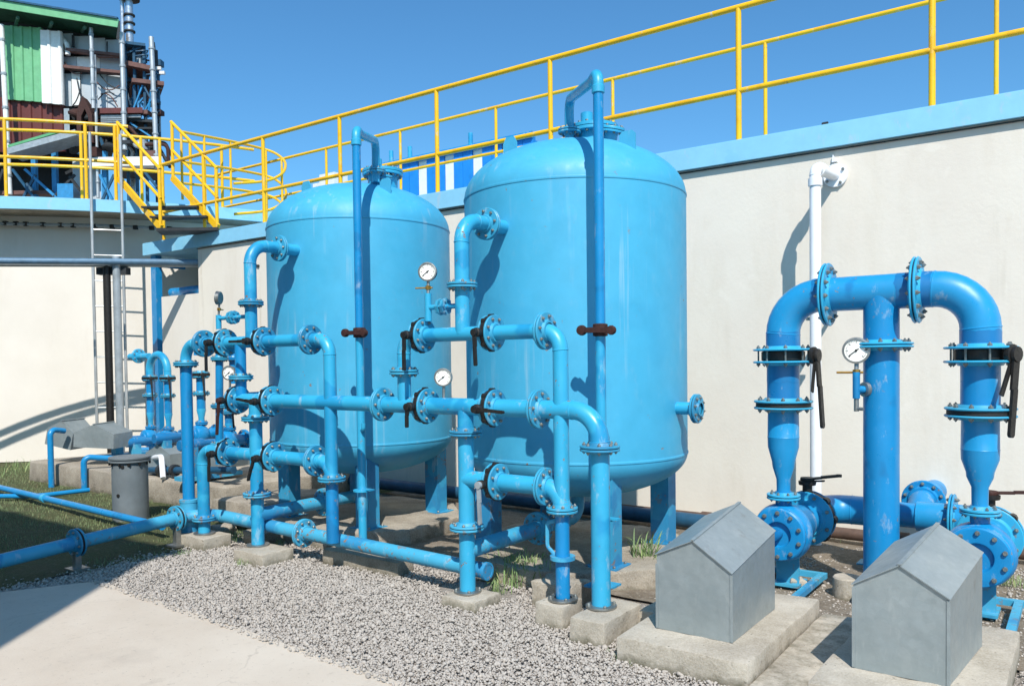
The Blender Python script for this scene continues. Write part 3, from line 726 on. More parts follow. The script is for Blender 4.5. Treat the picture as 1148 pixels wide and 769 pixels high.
flange(m1, P(xa(354, 514), zL1), EX, .06, .13)
flange(m1, P(x366, za(376, 537)), EZ, .056, .115)
valve(m1, P(xa(255, 508), zL1), EX, .06, (0, 0, -1), (0, -1, 0), .125, .24)
flange(m1, P(x229, za(229, 581)), EZ, .055, .11, mat='oldpipe')
gauge_branch(m1, xin1, za(275, 355), xa(245, 355), za(246, 334), .06, Vector((-.8, -.5, .05)))
gz = za(257, 418); gx = xa(257, 418)
gauge(m1, P(gx, gz), FACE, .064, P(gx, zM), None, False)
dr1 = za(296, 578); e1 = onX(363, 560, x290)
pipe(m1, 'drain_pipe', [P(x290, dr1), P(x290, dr1, e1.y)], .062, 'oldpipe')
flange(m1, P(x290, dr1, e1.y), EY, .062, .135, mat='oldpipe')
pipe(m1, 'drain_pipe', [P(x290, dr1, e1.y), P(x290, dr1, TY), P(x290, .7, TY)], .06, 'oldpipe', .12)
for x, hz_ in ((x290, .11), (x229, .12)):
    f = MB(); f.lathe(P(x, hz_), EZ, [(0, .0), (.1, 0), (.102, .006), (.1, .014), (.06, .016)], 20); obj('foot_plate', f, M['steel'], m1)

# ---- ground pipes
gy = PY+.125
zga, zgb = za(300, 586, gy), za(540, 639, gy)
g1 = thing('ground_pipe', 'long faded blue pipe lying along the gravel in front of both tanks', 'pipe', (xa(400, 610, gy), gy, 0), 'blue pipes lying on the ground')
p_end = Vector((xa(547, 641, gy), gy, zgb)); p_b = Vector((-7.08, gy, zga+.02)); p_l = onX(-60, 650, -6.98)
la = onZ(0, 632, .2)
pl = Vector((la.x+.12, la.y-1.4, .17))
pipe(g1, 'long_pipe', [pl, Vector((-7.12, gy, zga)), p_end], .057, 'oldpipe', .3, 24)
dv = (p_end - Vector((-7.12, gy, zga))).normalized()
def on_g(u): x = xa(u, 600, gy); return Vector((-7.12, gy, zga)) + dv*(x+7.12)
flange(g1, on_g(341), dv, .057, .125, mat='oldpipe')
cap = MB(); cap.lathe(p_end-dv*.03, dv, [(.058, 0), (.066, .004), (.066, .034), (.05, .034), (.048, .01), (0, .01)], 24); obj('end_cap', cap, M['oldpipe'], g1)
dl = (pl-Vector((-7.12, gy, zga))).normalized()
for u, v in ((201, 589), (83, 612)):
    q = onX(u, v, -7.05); k = Vector((-7.12, gy, zga)) + dl*((q.y-gy)/dl.y)
    flange(g1, k, dl, .057, .12, mat='flange', gap=.02)
    s = MB(); s.box((k.x, k.y, k.z*.35), (.06, .05, k.z*.7)); s.box((k.x, k.y, .02), (.16, .14, .02)); obj('pipe_support', s, M['steel'], g1)
g2 = thing('ground_pipe', 'thin blue pipe crossing the lawn past the grey drum', 'pipe', (-9.5, 4.8, 0), 'blue pipes lying on the ground')
b0 = onZ(-40, 537, .1); b1 = onZ(182, 590, .14)
pipe(g2, 'long_pipe', [b0, b1], .038, 'deep'); 
bd = (b1-b0).normalized()
f = MB(); f.lathe(b0+(b1-b0)*.5, bd, [(.036, -.04), (.05, -.038), (.05, .038), (.036, .04)], 16); obj('coupling', f, M['pipe'], g2)
g3 = thing('ground_pipe', 'short pipe run low on the lawn at the left edge', 'pipe', (-11, 5, 0), 'blue pipes lying on the ground')
pipe(g3, 'long_pipe', [onZ(-40, 556, .06), onZ(40, 556, .06), onZ(100, 549, .06)], .03, 'deep', .3)
# ---------------------------------------------------------------- concrete blocks
def blk(u0, v0, du, dv, z, label, seed, **k):
    pass
def pl(x, y, sx, sy, h, label, seed, mat='conc', amp=.012):
    return plinth((x-sx/2, y-sy/2, -.05), (x+sx/2, y+sy/2, h), label, seed, mat, amp=amp)
def pxb(fl, fr, br, h, label, seed, mat='conc', amp=.012):
    a, b, c = onZ(*fl, h), onZ(*fr, h), onZ(*br, h); y0 = (a.y+b.y)/2
    return plinth((a.x, min(y0, PY-.14), -.05), ((b.x+c.x)/2, max(c.y, PY+.11), h), label, seed, mat, amp=amp)
pxb((639, 691), (677, 700), (719, 676), .155, 'square concrete block under the long elbow pipe in front of the right tank', 1)
pxb((499, 666), (533, 678), (556, 663), .075, 'small concrete block under the standing pipe left of the weeds', 2)
pxb((606, 671), (634, 679), (650, 670), .155, 'small concrete block under the thin pipe right of the weeds', 3)
pxb((265, 615), (298, 625), (321, 613), .11, 'concrete block on the gravel under the left standing pipe', 4)
pl(x229, PY, .42, .3, .12, 'flat low concrete block under the leftmost thin pipe foot', 5)
for xx, lab, sd_ in ((X2, 'broad concrete pad under the legs of the right tank', 6), (X1, 'broad concrete pad under the legs of the left tank', 7)):
    tag(rough_prism('tank_pad', [(xx+.02+1.06*math.cos(PI/8+PI/4*k), TY+.02+1.02*math.sin(PI/8+PI/4*k)) for k in range(8)], -.05, .155, 'padconc', sd_, .022), lab, 'concrete pad', 'concrete pads under the filter tanks')
pl(x672+.33, PY+.42, .3, .5, .12, 'worn concrete block between the long elbow pipe and the left metal cover', 8)
pl(x627-.22, PY+.35, .34, .3, .17, 'broken concrete lump behind the weeds', 9, 'padconc', .045)
pl(-6.55, PY+.45, .3, .35, .12, 'crumbling concrete lump beside the sleeved pipe foot', 10, 'padconc', .05)
pl(-5.0, PY+.3, .9, .2, .12, 'long low concrete kerb between the two tank pads', 11, 'padconc', .02)
q = onZ(950, 655, .1)
m = MB(); m.lathe((q.x, q.y, .0), (0, 0, 1), [(0, 0), (.1, 0), (.102, .01), (.1, .15), (.09, .16), (0, .162)], 22)
tag(obj('concrete_post', m, M['conc']), 'round concrete stub between the two metal covers', 'concrete post')

# ---------------------------------------------------------------- pump pads, covers and pumps
def pad(lo, hi, label, seed): return tag(rough_block('pump_pad', lo, hi, 'conc', seed, .014, 8, .02), label, 'concrete pad', 'concrete pads under the pump covers')
pad((-2.22, 4.08, -.05), (-1.44, 5.45, .15), 'concrete pad under the left metal cover', 21)
pad((-1.12, 4.02, -.05), (-.32, 5.45, .15), 'concrete pad under the right metal cover', 22)
tag(rough_block('channel_floor', (-1.43, 3.75, -.05), (-1.125, 5.5, .05), 'conc', 23, .01), 'sunken concrete strip between the two pump pads', 'concrete strip')
def cover(fl, fr, br, hl, hr, ridge, label, back, skew=0.):
    """gable roofed sheet metal motor cover: front-left, front-right, back-right corners on the pad"""
    x0, x1, y0, y1 = fl, fr, br[0], br[1]; z0 = .152; xm = (x0+x1)/2; w = .012
    t = thing('pump_cover', label, 'metal cover', (xm, (y0+y1)/2, z0), 'grey metal covers over the pump motors')
    m = MB(); zr = ridge
    hb = back; prof = [(x0, z0), (x1, z0), (x1, hr), (xm, zr), (x0, hl)]; lift = [0, 0, hb, hb, hb]
    vs = [(x, y0, z) for x, z in prof]+[(x, y1, z+l) for (x, z), l in zip(prof, lift)]
    vs = [(x+(skew if y == y1 else 0), y, z) for x, y, z in vs]
    m.add(vs, [(0, 1, 2, 3, 4), (9, 8, 7, 6, 5), (1, 6, 7, 2), (5, 0, 4, 9), (0, 5, 6, 1)])
    obj('box_body', m, M['galv'], t, 20)
    r = MB(); oh = .014; th = .005
    for sx, xe, he in ((-1, x0, hl), (1, x1, hr)):
        d = Vector((xe-xm, 0, he-zr)).normalized(); n = Vector((-d.z*(1 if d.x > 0 else -1), 0, abs(d.x)))
        a = Vector((xm, 0, zr)) + n*.003; b = Vector((xe, 0, he)) + d*.004 + n*.003
        q = [a+EY*(y0-oh), b+EY*(y0-oh), b+EY*(y1+.005)+EZ*hb+EX*skew, a+EY*(y1+.005)+EZ*hb+EX*skew]
        if d.x < 0: q = [q[1], q[0], q[3], q[2]]
        r.hexa(q+[p+n*th for p in q])
        # folded front lip
    ro = obj('roof_sheet', r, M['galv'], t, 20)
    sm = MB()
    sm.beam((xm, y0-oh-.002, zr+.011), (xm+skew, y1+.006, zr+.011+hb), .02, .007)
    for sx in (x0+.002, x1-.002): sm.box((sx, y0-.0035, (z0+min(hl, hr))/2), (.016, .005, min(hl, hr)-z0-.01))
    obj('folded_seam', sm, M['galv'], t)
    return t
A = onZ(740, 702, .15); B = onZ(821, 721, .15); Cc = onZ(867, 682, .15)
zl = onY(739, 622, B.y).z; zr_ = onY(820, 643, B.y).z; zrg = onY(777, 607, B.y).z
cover(A.x, B.x, (B.y, Cc.y), zl, zr_, zrg, 'gabled grey sheet metal cover standing left, nearest the right tank', onY(822, 564, Cc.y).z - zrg)
A = onZ(957, 748, .15); B = onZ(1064, 770, .15)
zl = onY(956, 655, B.y).z; zr_ = onY(1065, 672, B.y).z; zrg = onY(1005, 634, B.y).z
Yb = onZ(1101, 724, .15).y; print('box2 back', Yb)
cover(A.x, B.x, (B.y, Yb), zl, zr_, zrg, 'gabled grey sheet metal cover at the right edge, nearest the camera', onY(1047, 588, Yb).z - zrg, .07)

UY = 6.0
xL, xR, xC = onY(878, 430, UY).x, onY(1099, 440, UY).x, onY(988, 450, UY).x
zt_ = onY(975, 328, UY).z
def zu(u, v, y=UY): return onY(u, v, y).z
um = thing('discharge_manifold', 'big blue upside down U pipe with a thick centre column joining the two pumps', 'pipework', (xC, UY, 0))
r = .12
pipe(um, 'top_pipe', [(xL, UY, zu(877, 392)), (xL, UY, zt_), (xR, UY, zt_), (xR, UY, zu(1098, 392))], r, 'royal', .27, 36)
pipe(um, 'centre_column', [(xC, UY, zt_-.0), (xC, UY, .08)], .116, 'deep', n=36)
for x, u, a, b, c, d in ((xL, 877, 390, 408, 449, 458), (xR, 1098, 388, 407, 457, 467)):
    zv = (zu(u, a)+zu(u, b))/2
    pipe(um, 'leg_pipe', [(x, UY, zu(u, a)+.002), (x, UY, zu(u, d))], .115, 'deep2' if x == xL else 'deep', n=36)
    valve(um, (x, UY, zv), EZ, .115, (.06, .0, -1) if x == xL else (-.06, 0, -1), (1, -.1, 0) if x == xL else (.9, -.45, 0), .215, .5, fork=True, mat='pipe', neck=1.02 if x == xL else .9, bodyR=.74, wd=.05)
    flange(um, (x, UY, (zu(u, c)+zu(u, d))/2), EZ, .115, .21, 10, gap=.032, mat='flange')
for u, v in ((928, 326), (1028, 322)):
    flange(um, (onY(u, v, UY).x, UY, zt_), EX, r, .225, 12, mat='pipe', gap=.008)
flange(um, (xC, UY, zu(991, 387)), EZ, .116, .205, 12, mat='pipe')
for x, u, v0_, v1_, v2_, v3_, v4_ in ((xL, 877, 460, 489, 501, 517, 537), (xR, 1099, 469, 503, 515, 529, 546)):
    zend = zu(u, 556 if x == xL else 573)
    prof = [(.11, zu(u, v0_)), (.112, zu(u, v1_)), (.114, zu(u, v1_)-.004), (.112, zu(u, v1_)-.012), (.11, zu(u, v2_)), (.082, zu(u, v3_)), (.078, zu(u, v3_+6)), (.05, zu(u, v4_)), (.048, zend)]
    m = MB(); m.lathe((x, UY, 0), EZ, [(a, b) for a, b in prof], 36); obj('reducer', m, M['royal'], um)
    flange(um, (x, UY, zend), EZ, .05, .12, 8, mat='pipe')
f = MB(); f.lathe((xC, UY, .0), EZ, [(0, 0), (.19, 0), (.19, .05), (.117, .052)], 28); obj('base_flange', f, M['flange'], um)
def paint_band(o, ax, r, h, seed):
    ax = Vector(ax); x = ax.orthogonal().normalized(); y = ax.cross(x); n = 48; q = MB(); vs = []
    for k in range(n):
        a = 2*PI*k/n; d = (x*math.cos(a)+y*math.sin(a))*r
        w = .016*mnoise.noise(Vector((math.cos(a)*2.2, math.sin(a)*2.2, seed*3.3))) + .007*mnoise.noise(Vector((math.cos(a)*7, math.sin(a)*7, seed)))
        vs += [Vector(o)+d, Vector(o)+d+ax*(h+w)]
    q.add(vs, [(2*k, 2*((k+1) % n), 2*((k+1) % n)+1, 2*k+1) for k in range(n)]); obj('paint_band', q, M['deep2'], um, 60)
paint_band((xL, UY, zu(877, 391)), EZ, .1212, zu(877, 372)-zu(877, 391), 1); paint_band((xR, UY, zu(1098, 389)), EZ, .1212, zu(1098, 371)-zu(1098, 389), 2)
paint_band((xL, UY, zu(877, 407)), -EZ, .1162, zu(877, 407)-zu(877, 428), 3)
for ua, ub, sd_ in ((928, 914, 4), (1028, 1006, 5), (1028, 1046, 6)):
    A_, B_ = onY(ua, 325, UY).x, onY(ub, 325, UY).x; paint_band((A_, UY, zt_), (1 if B_ > A_ else -1, 0, 0), .1212, abs(B_-A_), sd_)
# gauge on the centre column
gx, gz = onY(960, 392, UY-.12), 0
yg = UY-.17; g0 = onY(960, 393, yg); bz = onY(975, 437, yg).z
mm = MB(); mm.tube([(xC-.03, UY-.05, bz), (g0.x, yg, bz)], .026, 14); mm.tube([(g0.x, yg, bz-.06), (g0.x, yg, bz+.12)], .024, 14)
gb = obj('gauge_branch', mm, M['deep'], um)
mm = MB(); mm.lathe(Vector((xC-.03, UY-.05, bz)).lerp(Vector((g0.x, yg, bz)), .42), (Vector((g0.x, yg, bz))-Vector((xC-.03, UY-.05, bz))), [(.03, 0), (.05, .002), (.05, .03), (.03, .032)], 16); mm.lathe((g0.x, yg, bz-.15), EZ, [(0, 0), (.016, .002), (.016, .09), (0, .092)], 12); mm.tube([(g0.x, yg, bz-.13), (g0.x+.05, yg-.02, bz-.13)], .012, 8)
obj('drain_cock', mm, M['steel'], gb)
gauge(um, (g0.x, yg, g0.z), (.12, -1, .05), .085, (g0.x, yg, bz+.1))

def pump(x, zc, label, hb):
    t = thing('pump', label, 'pump', (x, UY, 0), 'blue end suction pumps')
    Y0 = UY-.13
    m = MB()   # spiral casing, axis along Y
    m.lathe((x, Y0, zc), EY, [(.0, .02), (.085, .02), (.09, .015), (.095, -.012), (.105, -.015), (.185, -.01), (.195, 0), (.195, .03), (.185, .035), (.2, .05), (.215, .11), (.2, .18), (.16, .22), (.14, .27), (.14, .5)], 40)
    m.tube([(x, UY, zc+.1), (x, UY, zc+.30)], .058, 20)
    obj('casing', m, M['deep'], t)
    b = MB()
    for i in range(10):
        a = 2*PI*(i+.5)/10; b.bolt((x+.16*math.cos(a), Y0-.012, zc+.16*math.sin(a)), -EY, .016, .02)
    obj('casing_bolts', b, M['bolt'], t)
    h = MB(); h.lathe((x, 5.0, zc), EY, [(0, 0), (.06, 0), (.065, .03), (.05, .1), (.05, .55), (.03, .58), (.03, Y0-5.0+.065), (0, Y0-5.0+.065)], 22); obj('bearing_housing', h, M['deep2'], t)
    f = MB(); f.box((x, UY+.10, zc*.5-.05), (.17, .02, zc-.1)); f.box((x, UY+.19, .2), (.02, .158, .3)); f.box((x, UY+.14, .045), (.2, .24, .02)); obj('foot', f, M['oldpipe'], t)
    br = MB()
    for sx in (-.2, .2): br.box((x+sx, 5.72, .085), (.05, 1.1, .04))
    br.box((x, 6.30, .085), (.46, .05, .04)); obj('base_frame', br, M['oldpipe'], t)
    return t
zp = .455
pump(xL, zp, 'left blue pump behind the left metal cover', 0)
pump(xR, zp, 'right blue pump behind the right metal cover at the picture edge', 0)
# suction header behind the pumps
sh = thing('suction_header', 'blue horizontal suction pipe along the foot of the cream wall linking the two pumps', 'pipework', (xC, 7.15, 0))
YS = 7.15; rs = .105
for x, nm, rr in ((xL, 'left', 0), (xR, 'right', 1)):
    pipe(sh, 'suction_branch', [(x, UY+.36, zp), (x, YS, zp), (x+.55*(1 if not rr else -1), YS, zp)], .135 if 0 else .12, 'royal', .22, 30)
    valve(sh, (x, UY+.62, zp), EY, .125, (.9, .35, .12) if not rr else (1, .2, .05), (0, 0, 1), .215, .24 if not rr else .34, fork=not rr, hmat='iron' if not rr else 'rustiron', mat='pipe')
pipe(sh, 'header_pipe', [(xL+.55, YS, zp), (xR-.55, YS, zp)], .1, 'deep', n=30)
fx = onY(1068, 573, YS).x
flange(sh, (fx, YS, zp), EX, .1, .2, 10, mat='pipe')
fz = onY(1033, 563, 7.4)
pipe(sh, 'wall_branch', [(fz.x, YS, zp), (fz.x, 7.3, zp), (fz.x, 7.4, fz.z), (fz.x, 8.11, fz.z)], .1, 'deep', n=24)
flange(sh, (fz.x, 7.5, fz.z), EY, .1, .17, 10, mat='deep')
for x in (xC-.3, xR-.75):
    f = MB(); f.box((x, YS, .17), (.08, .1, .33)); f.box((x, YS, .02), (.2, .18, .02)); obj('pipe_support', f, M['oldpipe'], sh)

# ---------------------------------------------------------------- platform wall with its fascia
WY = 8.1; WX0 = -12.45; WZ = 3.745
wt = thing('platform_wall', 'long cream rendered wall with a light blue top edge behind the tanks', 'wall', (-4, WY, 0))
m = MB(); m.box(((WX0+9)/2, WY+.15, WZ/2), (9-WX0, .3, WZ)); m.box((WX0+.15, WY+6.3, WZ/2), (.3, 12, WZ)); obj('wall_face', m, M['plaster'], wt, 20)
m = MB(); xe = onY(160, 276, WY-.06).x
m.box(((xe+9)/2, WY+.10, WZ+.1065), (9-xe, .33, .212)); m.box(((xe+9)/2, WY+2.2, WZ+.1), (9-xe, 3.86, .2)); m.box(((xe+9)/2, WY+.112, WZ+.218), (9-xe, .34, .01))
obj('fascia', m, M['fascia'], wt, 20)
m = MB(); m.box(((WX0+9)/2, WY-.012, WZ-.02), (9-WX0, .02, .010)); obj('drip_edge', m, M['darkgrey'], wt)
# bracket and column under the overhang
m = MB()
bp = onY(175, 290, WY+.1); m.box((bp.x, WY+.1, 1.9), (.16, .12, 3.68)); m.box((bp.x+.1, WY+.35, 3.6), (.08, .5, .14)); obj('support_column', m, M['deep'], wt)
m = MB(); lx = onY(181, 335, WY+.05).x; lz = onY(200, 331, WY+.05).z; m.box(((lx+WX0)/2, WY+.9, lz/2), (WX0-lx-.004, 1.7, lz)); obj('low_wall', m, M['roundwall'], wt, 20)
m = MB(); bq = onY(208, 326, WY+.2)
m.tube([(bp.x+.25, WY+.25, bq.z), (WX0+.1, WY+.25, bq.z)], .08, 16); obj('pipe_stub', m, M['deep'], wt)

# railings
def railing(name, label, y, u_posts, z0, ztop, zmid, r, rp, x_from, x_to, mid_to=None, foot=True, group='yellow railings on the wall'):
    t = thing(name, label, 'railing', ((x_from+x_to)/2, y, z0), group)
    pipe(t, 'top_rail', [(x_from, y, ztop), (x_to, y, ztop)], r, 'yellow', n=14)
    if zmid: pipe(t, 'mid_rail', [(x_from, y+.0, zmid), (mid_to or x_to, y, zmid)], r*.92, 'yellow', n=14)
    for u, v in u_posts:
        x = onY(u, v, y).x; m = MB(); m.tube([(x, y, z0), (x, y, ztop-.005)], rp, 14)
        if foot: m.box((x, y, z0+.006), (.13, .12, .012)); m.bolt((x+.045, y-.04, z0+.012), EZ, .01, .014); m.bolt((x-.045, y-.04, z0+.012), EZ, .01, .014)
        obj('post', m, M['yellow'], t)
    return t
RY = 8.26; zF = WZ+.222
ztF = sum(onY(u, v, RY).z for u, v in ((827, 11), (617, 69), (490, 100), (381, 128)))/4
zmF = sum(onY(u, v, RY).z for u, v in ((827, 96), (1045, 49), (490, 184)))/3
print('rail', ztF, zmF, [round(onY(u, v, RY).z, 3) for u, v in ((827, 11), (617, 69), (490, 100), (381, 128), (827, 157), (1045, 118))])
xw = onY(181, 186, RY).x
railing('railing', 'front yellow railing on the edge of the cream wall, nearest the camera', RY, [(183, 230), (229, 230), (296, 220), (381, 160), (490, 160), (617, 110), (828, 80), (1045, 60)] + [], zF, ztF, zmF, .031, .03, xw, 9)
BY = 11.0
ztB = sum(onY(u, v, BY).z for u, v in ((690, 86), (858, 51), (500, 133)))/3
zmB = ztB-.76
print('back', ztB, [round(onY(u, v, BY).z, 3) for u, v in ((690, 86), (858, 51), (500, 133), (1045, 9), (458, 188))])
railing('railing', 'rear yellow railing on the far side of the platform walkway', BY, [(242, 230), (366, 190), (449, 175), (556, 140), (687, 110), (858, 90), (1117, 60)], zF-.3, ztB, zmB, .028, .026, onY(241, 192, BY).x, 12, onY(640, 155, BY).x)

# white plastic overflow pipe
wy = 7.62; wx = onY(914, 240, wy).x; wz = onY(914, 188, wy).z
t = thing('overflow_pipe', 'white plastic pipe elbowing out of the cream wall and running down to the ground', 'pipe', (wx, wy, 0))
fl = onY(937, 187, WY)
pipe(t, 'plastic_pipe', [(fl.x, WY+.02, wz), (wx, wy, wz), (wx, wy, .02)], .05, 'pvc', .07, 22)
m = MB()
for a, b, ax in (((wx, wy, wz-.17), .07, EZ),): m.lathe(a, ax, [(.05, 0), (.062, .002), (.062, b), (.05, b+.002)], 22)
dd = (Vector((fl.x, WY, wz))-Vector((wx, wy, wz))).normalized(); m.lathe(Vector((wx, wy, wz))+dd*.08, dd, [(.05, 0), (.062, .002), (.062, .07), (.05, .072)], 22)
obj('elbow_collar', m, M['pvc'], t)
m = MB(); m.lathe((fl.x, WY-.03, wz), (0, 1, 0), [(0, 0), (.107, 0), (.112, .006), (.112, .026), (0, .028)], 30)
for i in range(4): a = PI/2*i+.6; m.bolt((fl.x+.088*math.cos(a), WY-.03, wz+.088*math.sin(a)), -EY, .014, .02, 1)
m.add([(fl.x-.03, WY-.035, wz+.13), (fl.x+.02, WY-.035, wz+.13), (fl.x-.02, WY-.035, wz+.2), (fl.x-.03, WY-.003, wz+.13), (fl.x+.02, WY-.003, wz+.13), (fl.x-.02, WY-.003, wz+.2)], [(0, 1, 2), (5, 4, 3), (0, 3, 4, 1), (1, 4, 5, 2), (2, 5, 3, 0)])
obj('wall_flange', m, [M['pvc'], M['bolt']], t)
m = MB(); m.box((wx, wy+.05, onY(914, 357, wy).z), (.18, .07, .03)); m.box((wx, (wy+WY)/2+.03, onY(914, 357, wy).z), (.03, WY-wy, .025)); obj('pipe_bracket', m, M['steel'], t)
# brown pipe and dark blue pipe along the wall foot
t = thing('wall_foot_pipe', 'rusty brown pipe lying along the foot of the cream wall', 'pipe', (-1.5, 7.85, 0))
pipe(t, 'long_pipe', [(-4.2, 7.85, .1), (3, 7.85, .1)], .055, 'brown', n=16)
m = MB(); 
for x in (-3.2, -1.35, .6): m = MB(); m.lathe((x, 7.85, .1), EX, [(.05, -.05), (.068, -.048), (.068, .048), (.05, .05)], 18); obj('coupling', m, M['brown'], t)
zb_ = onY(760, 578, 7.6).z
t = thing('wall_foot_pipe', 'dark blue pipe passing behind both tanks along the wall', 'pipe', (-5, 7.6, 0))
pipe(t, 'long_pipe', [(-9.5, 7.6, zb_), (xL-.3, 7.6, zb_-.04)], .075, 'steelblue', n=18)
m = MB(); m.lathe((-2.6, 7.6, zb_-.02), EX, [(.07, -.05), (.1, -.048), (.1, .048), (.07, .05)], 18); obj('coupling', m, M['steelblue'], t); m = MB(); m.box((-5, 7.6, zb_/2-.04), (.1, .12, zb_-.05)); obj('pipe_support', m, M['steelblue'], t)
# small fitting on the wall top
q = onY(923, 141, WY+.1); m = MB(); m.tube([(q.x, q.y, zF), (q.x, q.y, zF+.06)], .016, 10); m.box((q.x+.02, q.y, zF+.05), (.05, .03, .025))
tag(obj('cable_gland', m, M['darkgrey']), 'tiny dark fitting on the light blue wall top right of the right tank', 'fitting')

# weeds and rubble
weed(588, 650, .5, .2, 420, 'largest green weed clump on the gravel between the two small concrete blocks', .0, 1)
weed(556, 664, .16, .09, 60, 'small weed sprouting beside the small block left of the big clump', .0, 2)
weed(722, 628, .18, .24, 34, 'tall thin weeds on the pad edge left of the metal cover', .12, 3)
weed(705, 652, .2, .1, 50, 'low weeds in the gap behind the long elbow pipe foot', .02, 4)
weed(655, 655, .12, .1, 30, 'weed clump squeezed between the thin pipe block and the tank pad', .02, 5)
weed(262, 604, .34, .07, 110, 'low weeds behind the left concrete block', .02, 6)
weed(270, 634, .12, .06, 40, 'tiny weed at the foot of the left concrete block', .0, 7)
weed(312, 612, .1, .08, 30, 'small weed right of the left concrete block', .0, 8)
weed(705, 738, .22, .05, 60, 'low weeds along the front edge of the left pump pad', .0, 9)
weed(1128, 655, .2, .09, 60, 'weeds right of the right metal cover', .02, 10)
weed(945, 600, .5, .07, 90, 'thin grass under the suction pipe by the wall', .02, 11, 1.5)
weed(205, 622, .18, .05, 40, 'tiny weeds by the left pipe support on the gravel', .0, 12)
weed(20, 527, 1.6, .14, 120, 'dry grass at the foot of the round white tank', .0, 13)
def rubble(u, v, s, label, seed, mat='padconc'):
    c = onZ(u, v, .03); bm = bmesh.new(); bmesh.ops.create_icosphere(bm, subdivisions=3, radius=s)
    for w in bm.verts: w.co += Vector(mnoise.noise_vector(w.co*2.2/s*.5 + Vector((seed*5, 0, 0))))*s*.5; w.co.z *= .65
    m = MB(); bm.verts.ensure_lookup_table(); m.add([w.co + c + Vector((0, 0, s*.3)) for w in bm.verts], [tuple(w.index for w in f.verts) for f in bm.faces]); bm.free()
    tag(obj('rubble_stone', m, M[mat], None, 50), label, 'stone', 'loose stones lying around the pipes')
rubble(212, 596, .09, 'pale stone under the flanged joint of the left ground pipe', 1, 'conc')
rubble(250, 598, .13, 'rough grey stone between the left pipe feet', 2)
rubble(275, 588, .12, 'grey stone tucked behind the ground pipe', 3)
rubble(258, 570, .11, 'white lump of plaster rubble behind the ground pipe', 4, 'white')
rubble(330, 590, .08, 'small stone under the drain pipe of the left tank', 5)
rubble(500, 572, .1, 'reddish stone on the corner of the left tank pad', 6, 'brown')
rubble(866, 640, .09, 'stone beside the foot of the left pump', 7, 'conc')
rubble(893, 655, .07, 'small pale stone in the gravel right of the left cover', 8, 'conc')
# ---------------------------------------------------------------- round tank on the left
RC = Vector((-22.7, 13.4, 0)); RR = 10.3; RZ = 4.7
rt = thing('round_tank', 'large round white concrete tank with a light blue walkway rim at the left', 'concrete tank', (RC.x, RC.y, 0))
m = MB(); m.lathe(RC, EZ, [(RR-.75, 0), (RR-.75, RZ-.2)], 160); m.lathe(RC, EZ, [(RR-1.05, RZ-.2), (RR-1.05, 0)], 160); obj('wall', m, M['roundwall'], rt, 40)
m = MB(); m.lathe(RC, EZ, [(RR-1.2, RZ-.21), (RR-.03, RZ-.21), (RR-.03, RZ-.19), (RR-1.2, RZ-.04)], 160); obj('walkway_slab', m, M['padconc'], rt, 30)
m = MB(); m.lathe(RC, EZ, [(RR-.025, RZ-.215), (RR, RZ-.21), (RR, RZ+.003), (RR-1.2, RZ+.005)], 160); obj('rim', m, M['fascia'], rt, 30)
def ang(u, R=RR, z=RZ):
    # angle on the round tank at which a ray through column u meets radius R (near side)
    d = FWD + RGT*((u-U0)/FPX) + UPV*.2; a = d.x**2+d.y**2; b = -2*(d.x*RC.x+d.y*RC.y); c = RC.x**2+RC.y**2-R*R
    t = (-b-math.sqrt(max(0, b*b-4*a*c)))/(2*a); return math.atan2(d.y*t-RC.y, d.x*t-RC.x)
def rp(a, R, z): return Vector((RC.x+R*math.cos(a), RC.y+R*math.sin(a), z))
def arc_rail(name, label, R, a0, a1, levels, posts, r=.03):
    t = thing(name, label, 'railing', rp((a0+a1)/2, R, RZ), 'yellow railings on the round tank')
    for i, z in enumerate(levels):
        n = 30; pipe(t, 'top_rail' if i == 0 else 'mid_rail', [rp(a0+(a1-a0)*k/n, R, z) for k in range(n+1)], r, 'yellow', n=10)
    for a in posts:
        q = MB(); q.tube([rp(a, R, RZ), rp(a, R, levels[0]-.005)], r, 12); q.box(rp(a, R, RZ+.006), (.14, .14, .012)); obj('post', q, M['yellow'], t)
    return t
zt1 = onX(98, 139, rp(ang(98), RR-.12, 0).x).z
zm1 = onX(98, 180, rp(ang(98), RR-.12, 0).x).z
a_st = ang(146, RR-.12)
arc_rail('railing', 'outer yellow railing on the rim of the round white tank', RR-.12, ang(-160), a_st, [zt1, zm1], [ang(u, RR-.12) for u in (-60, 8, 98, 131)])
R2 = RR-1.1; z2 = onX(98, 150, rp(ang(98, R2), R2, 0).x).z; z3 = onX(98, 188, rp(ang(98, R2), R2, 0).x).z
arc_rail('railing', 'inner yellow railing one step behind the rim of the round white tank', R2, ang(-160, R2), ang(286, R2), [z2, z3], [ang(u, R2) for u in (-30, 93, 160, 181, 215, 250)])
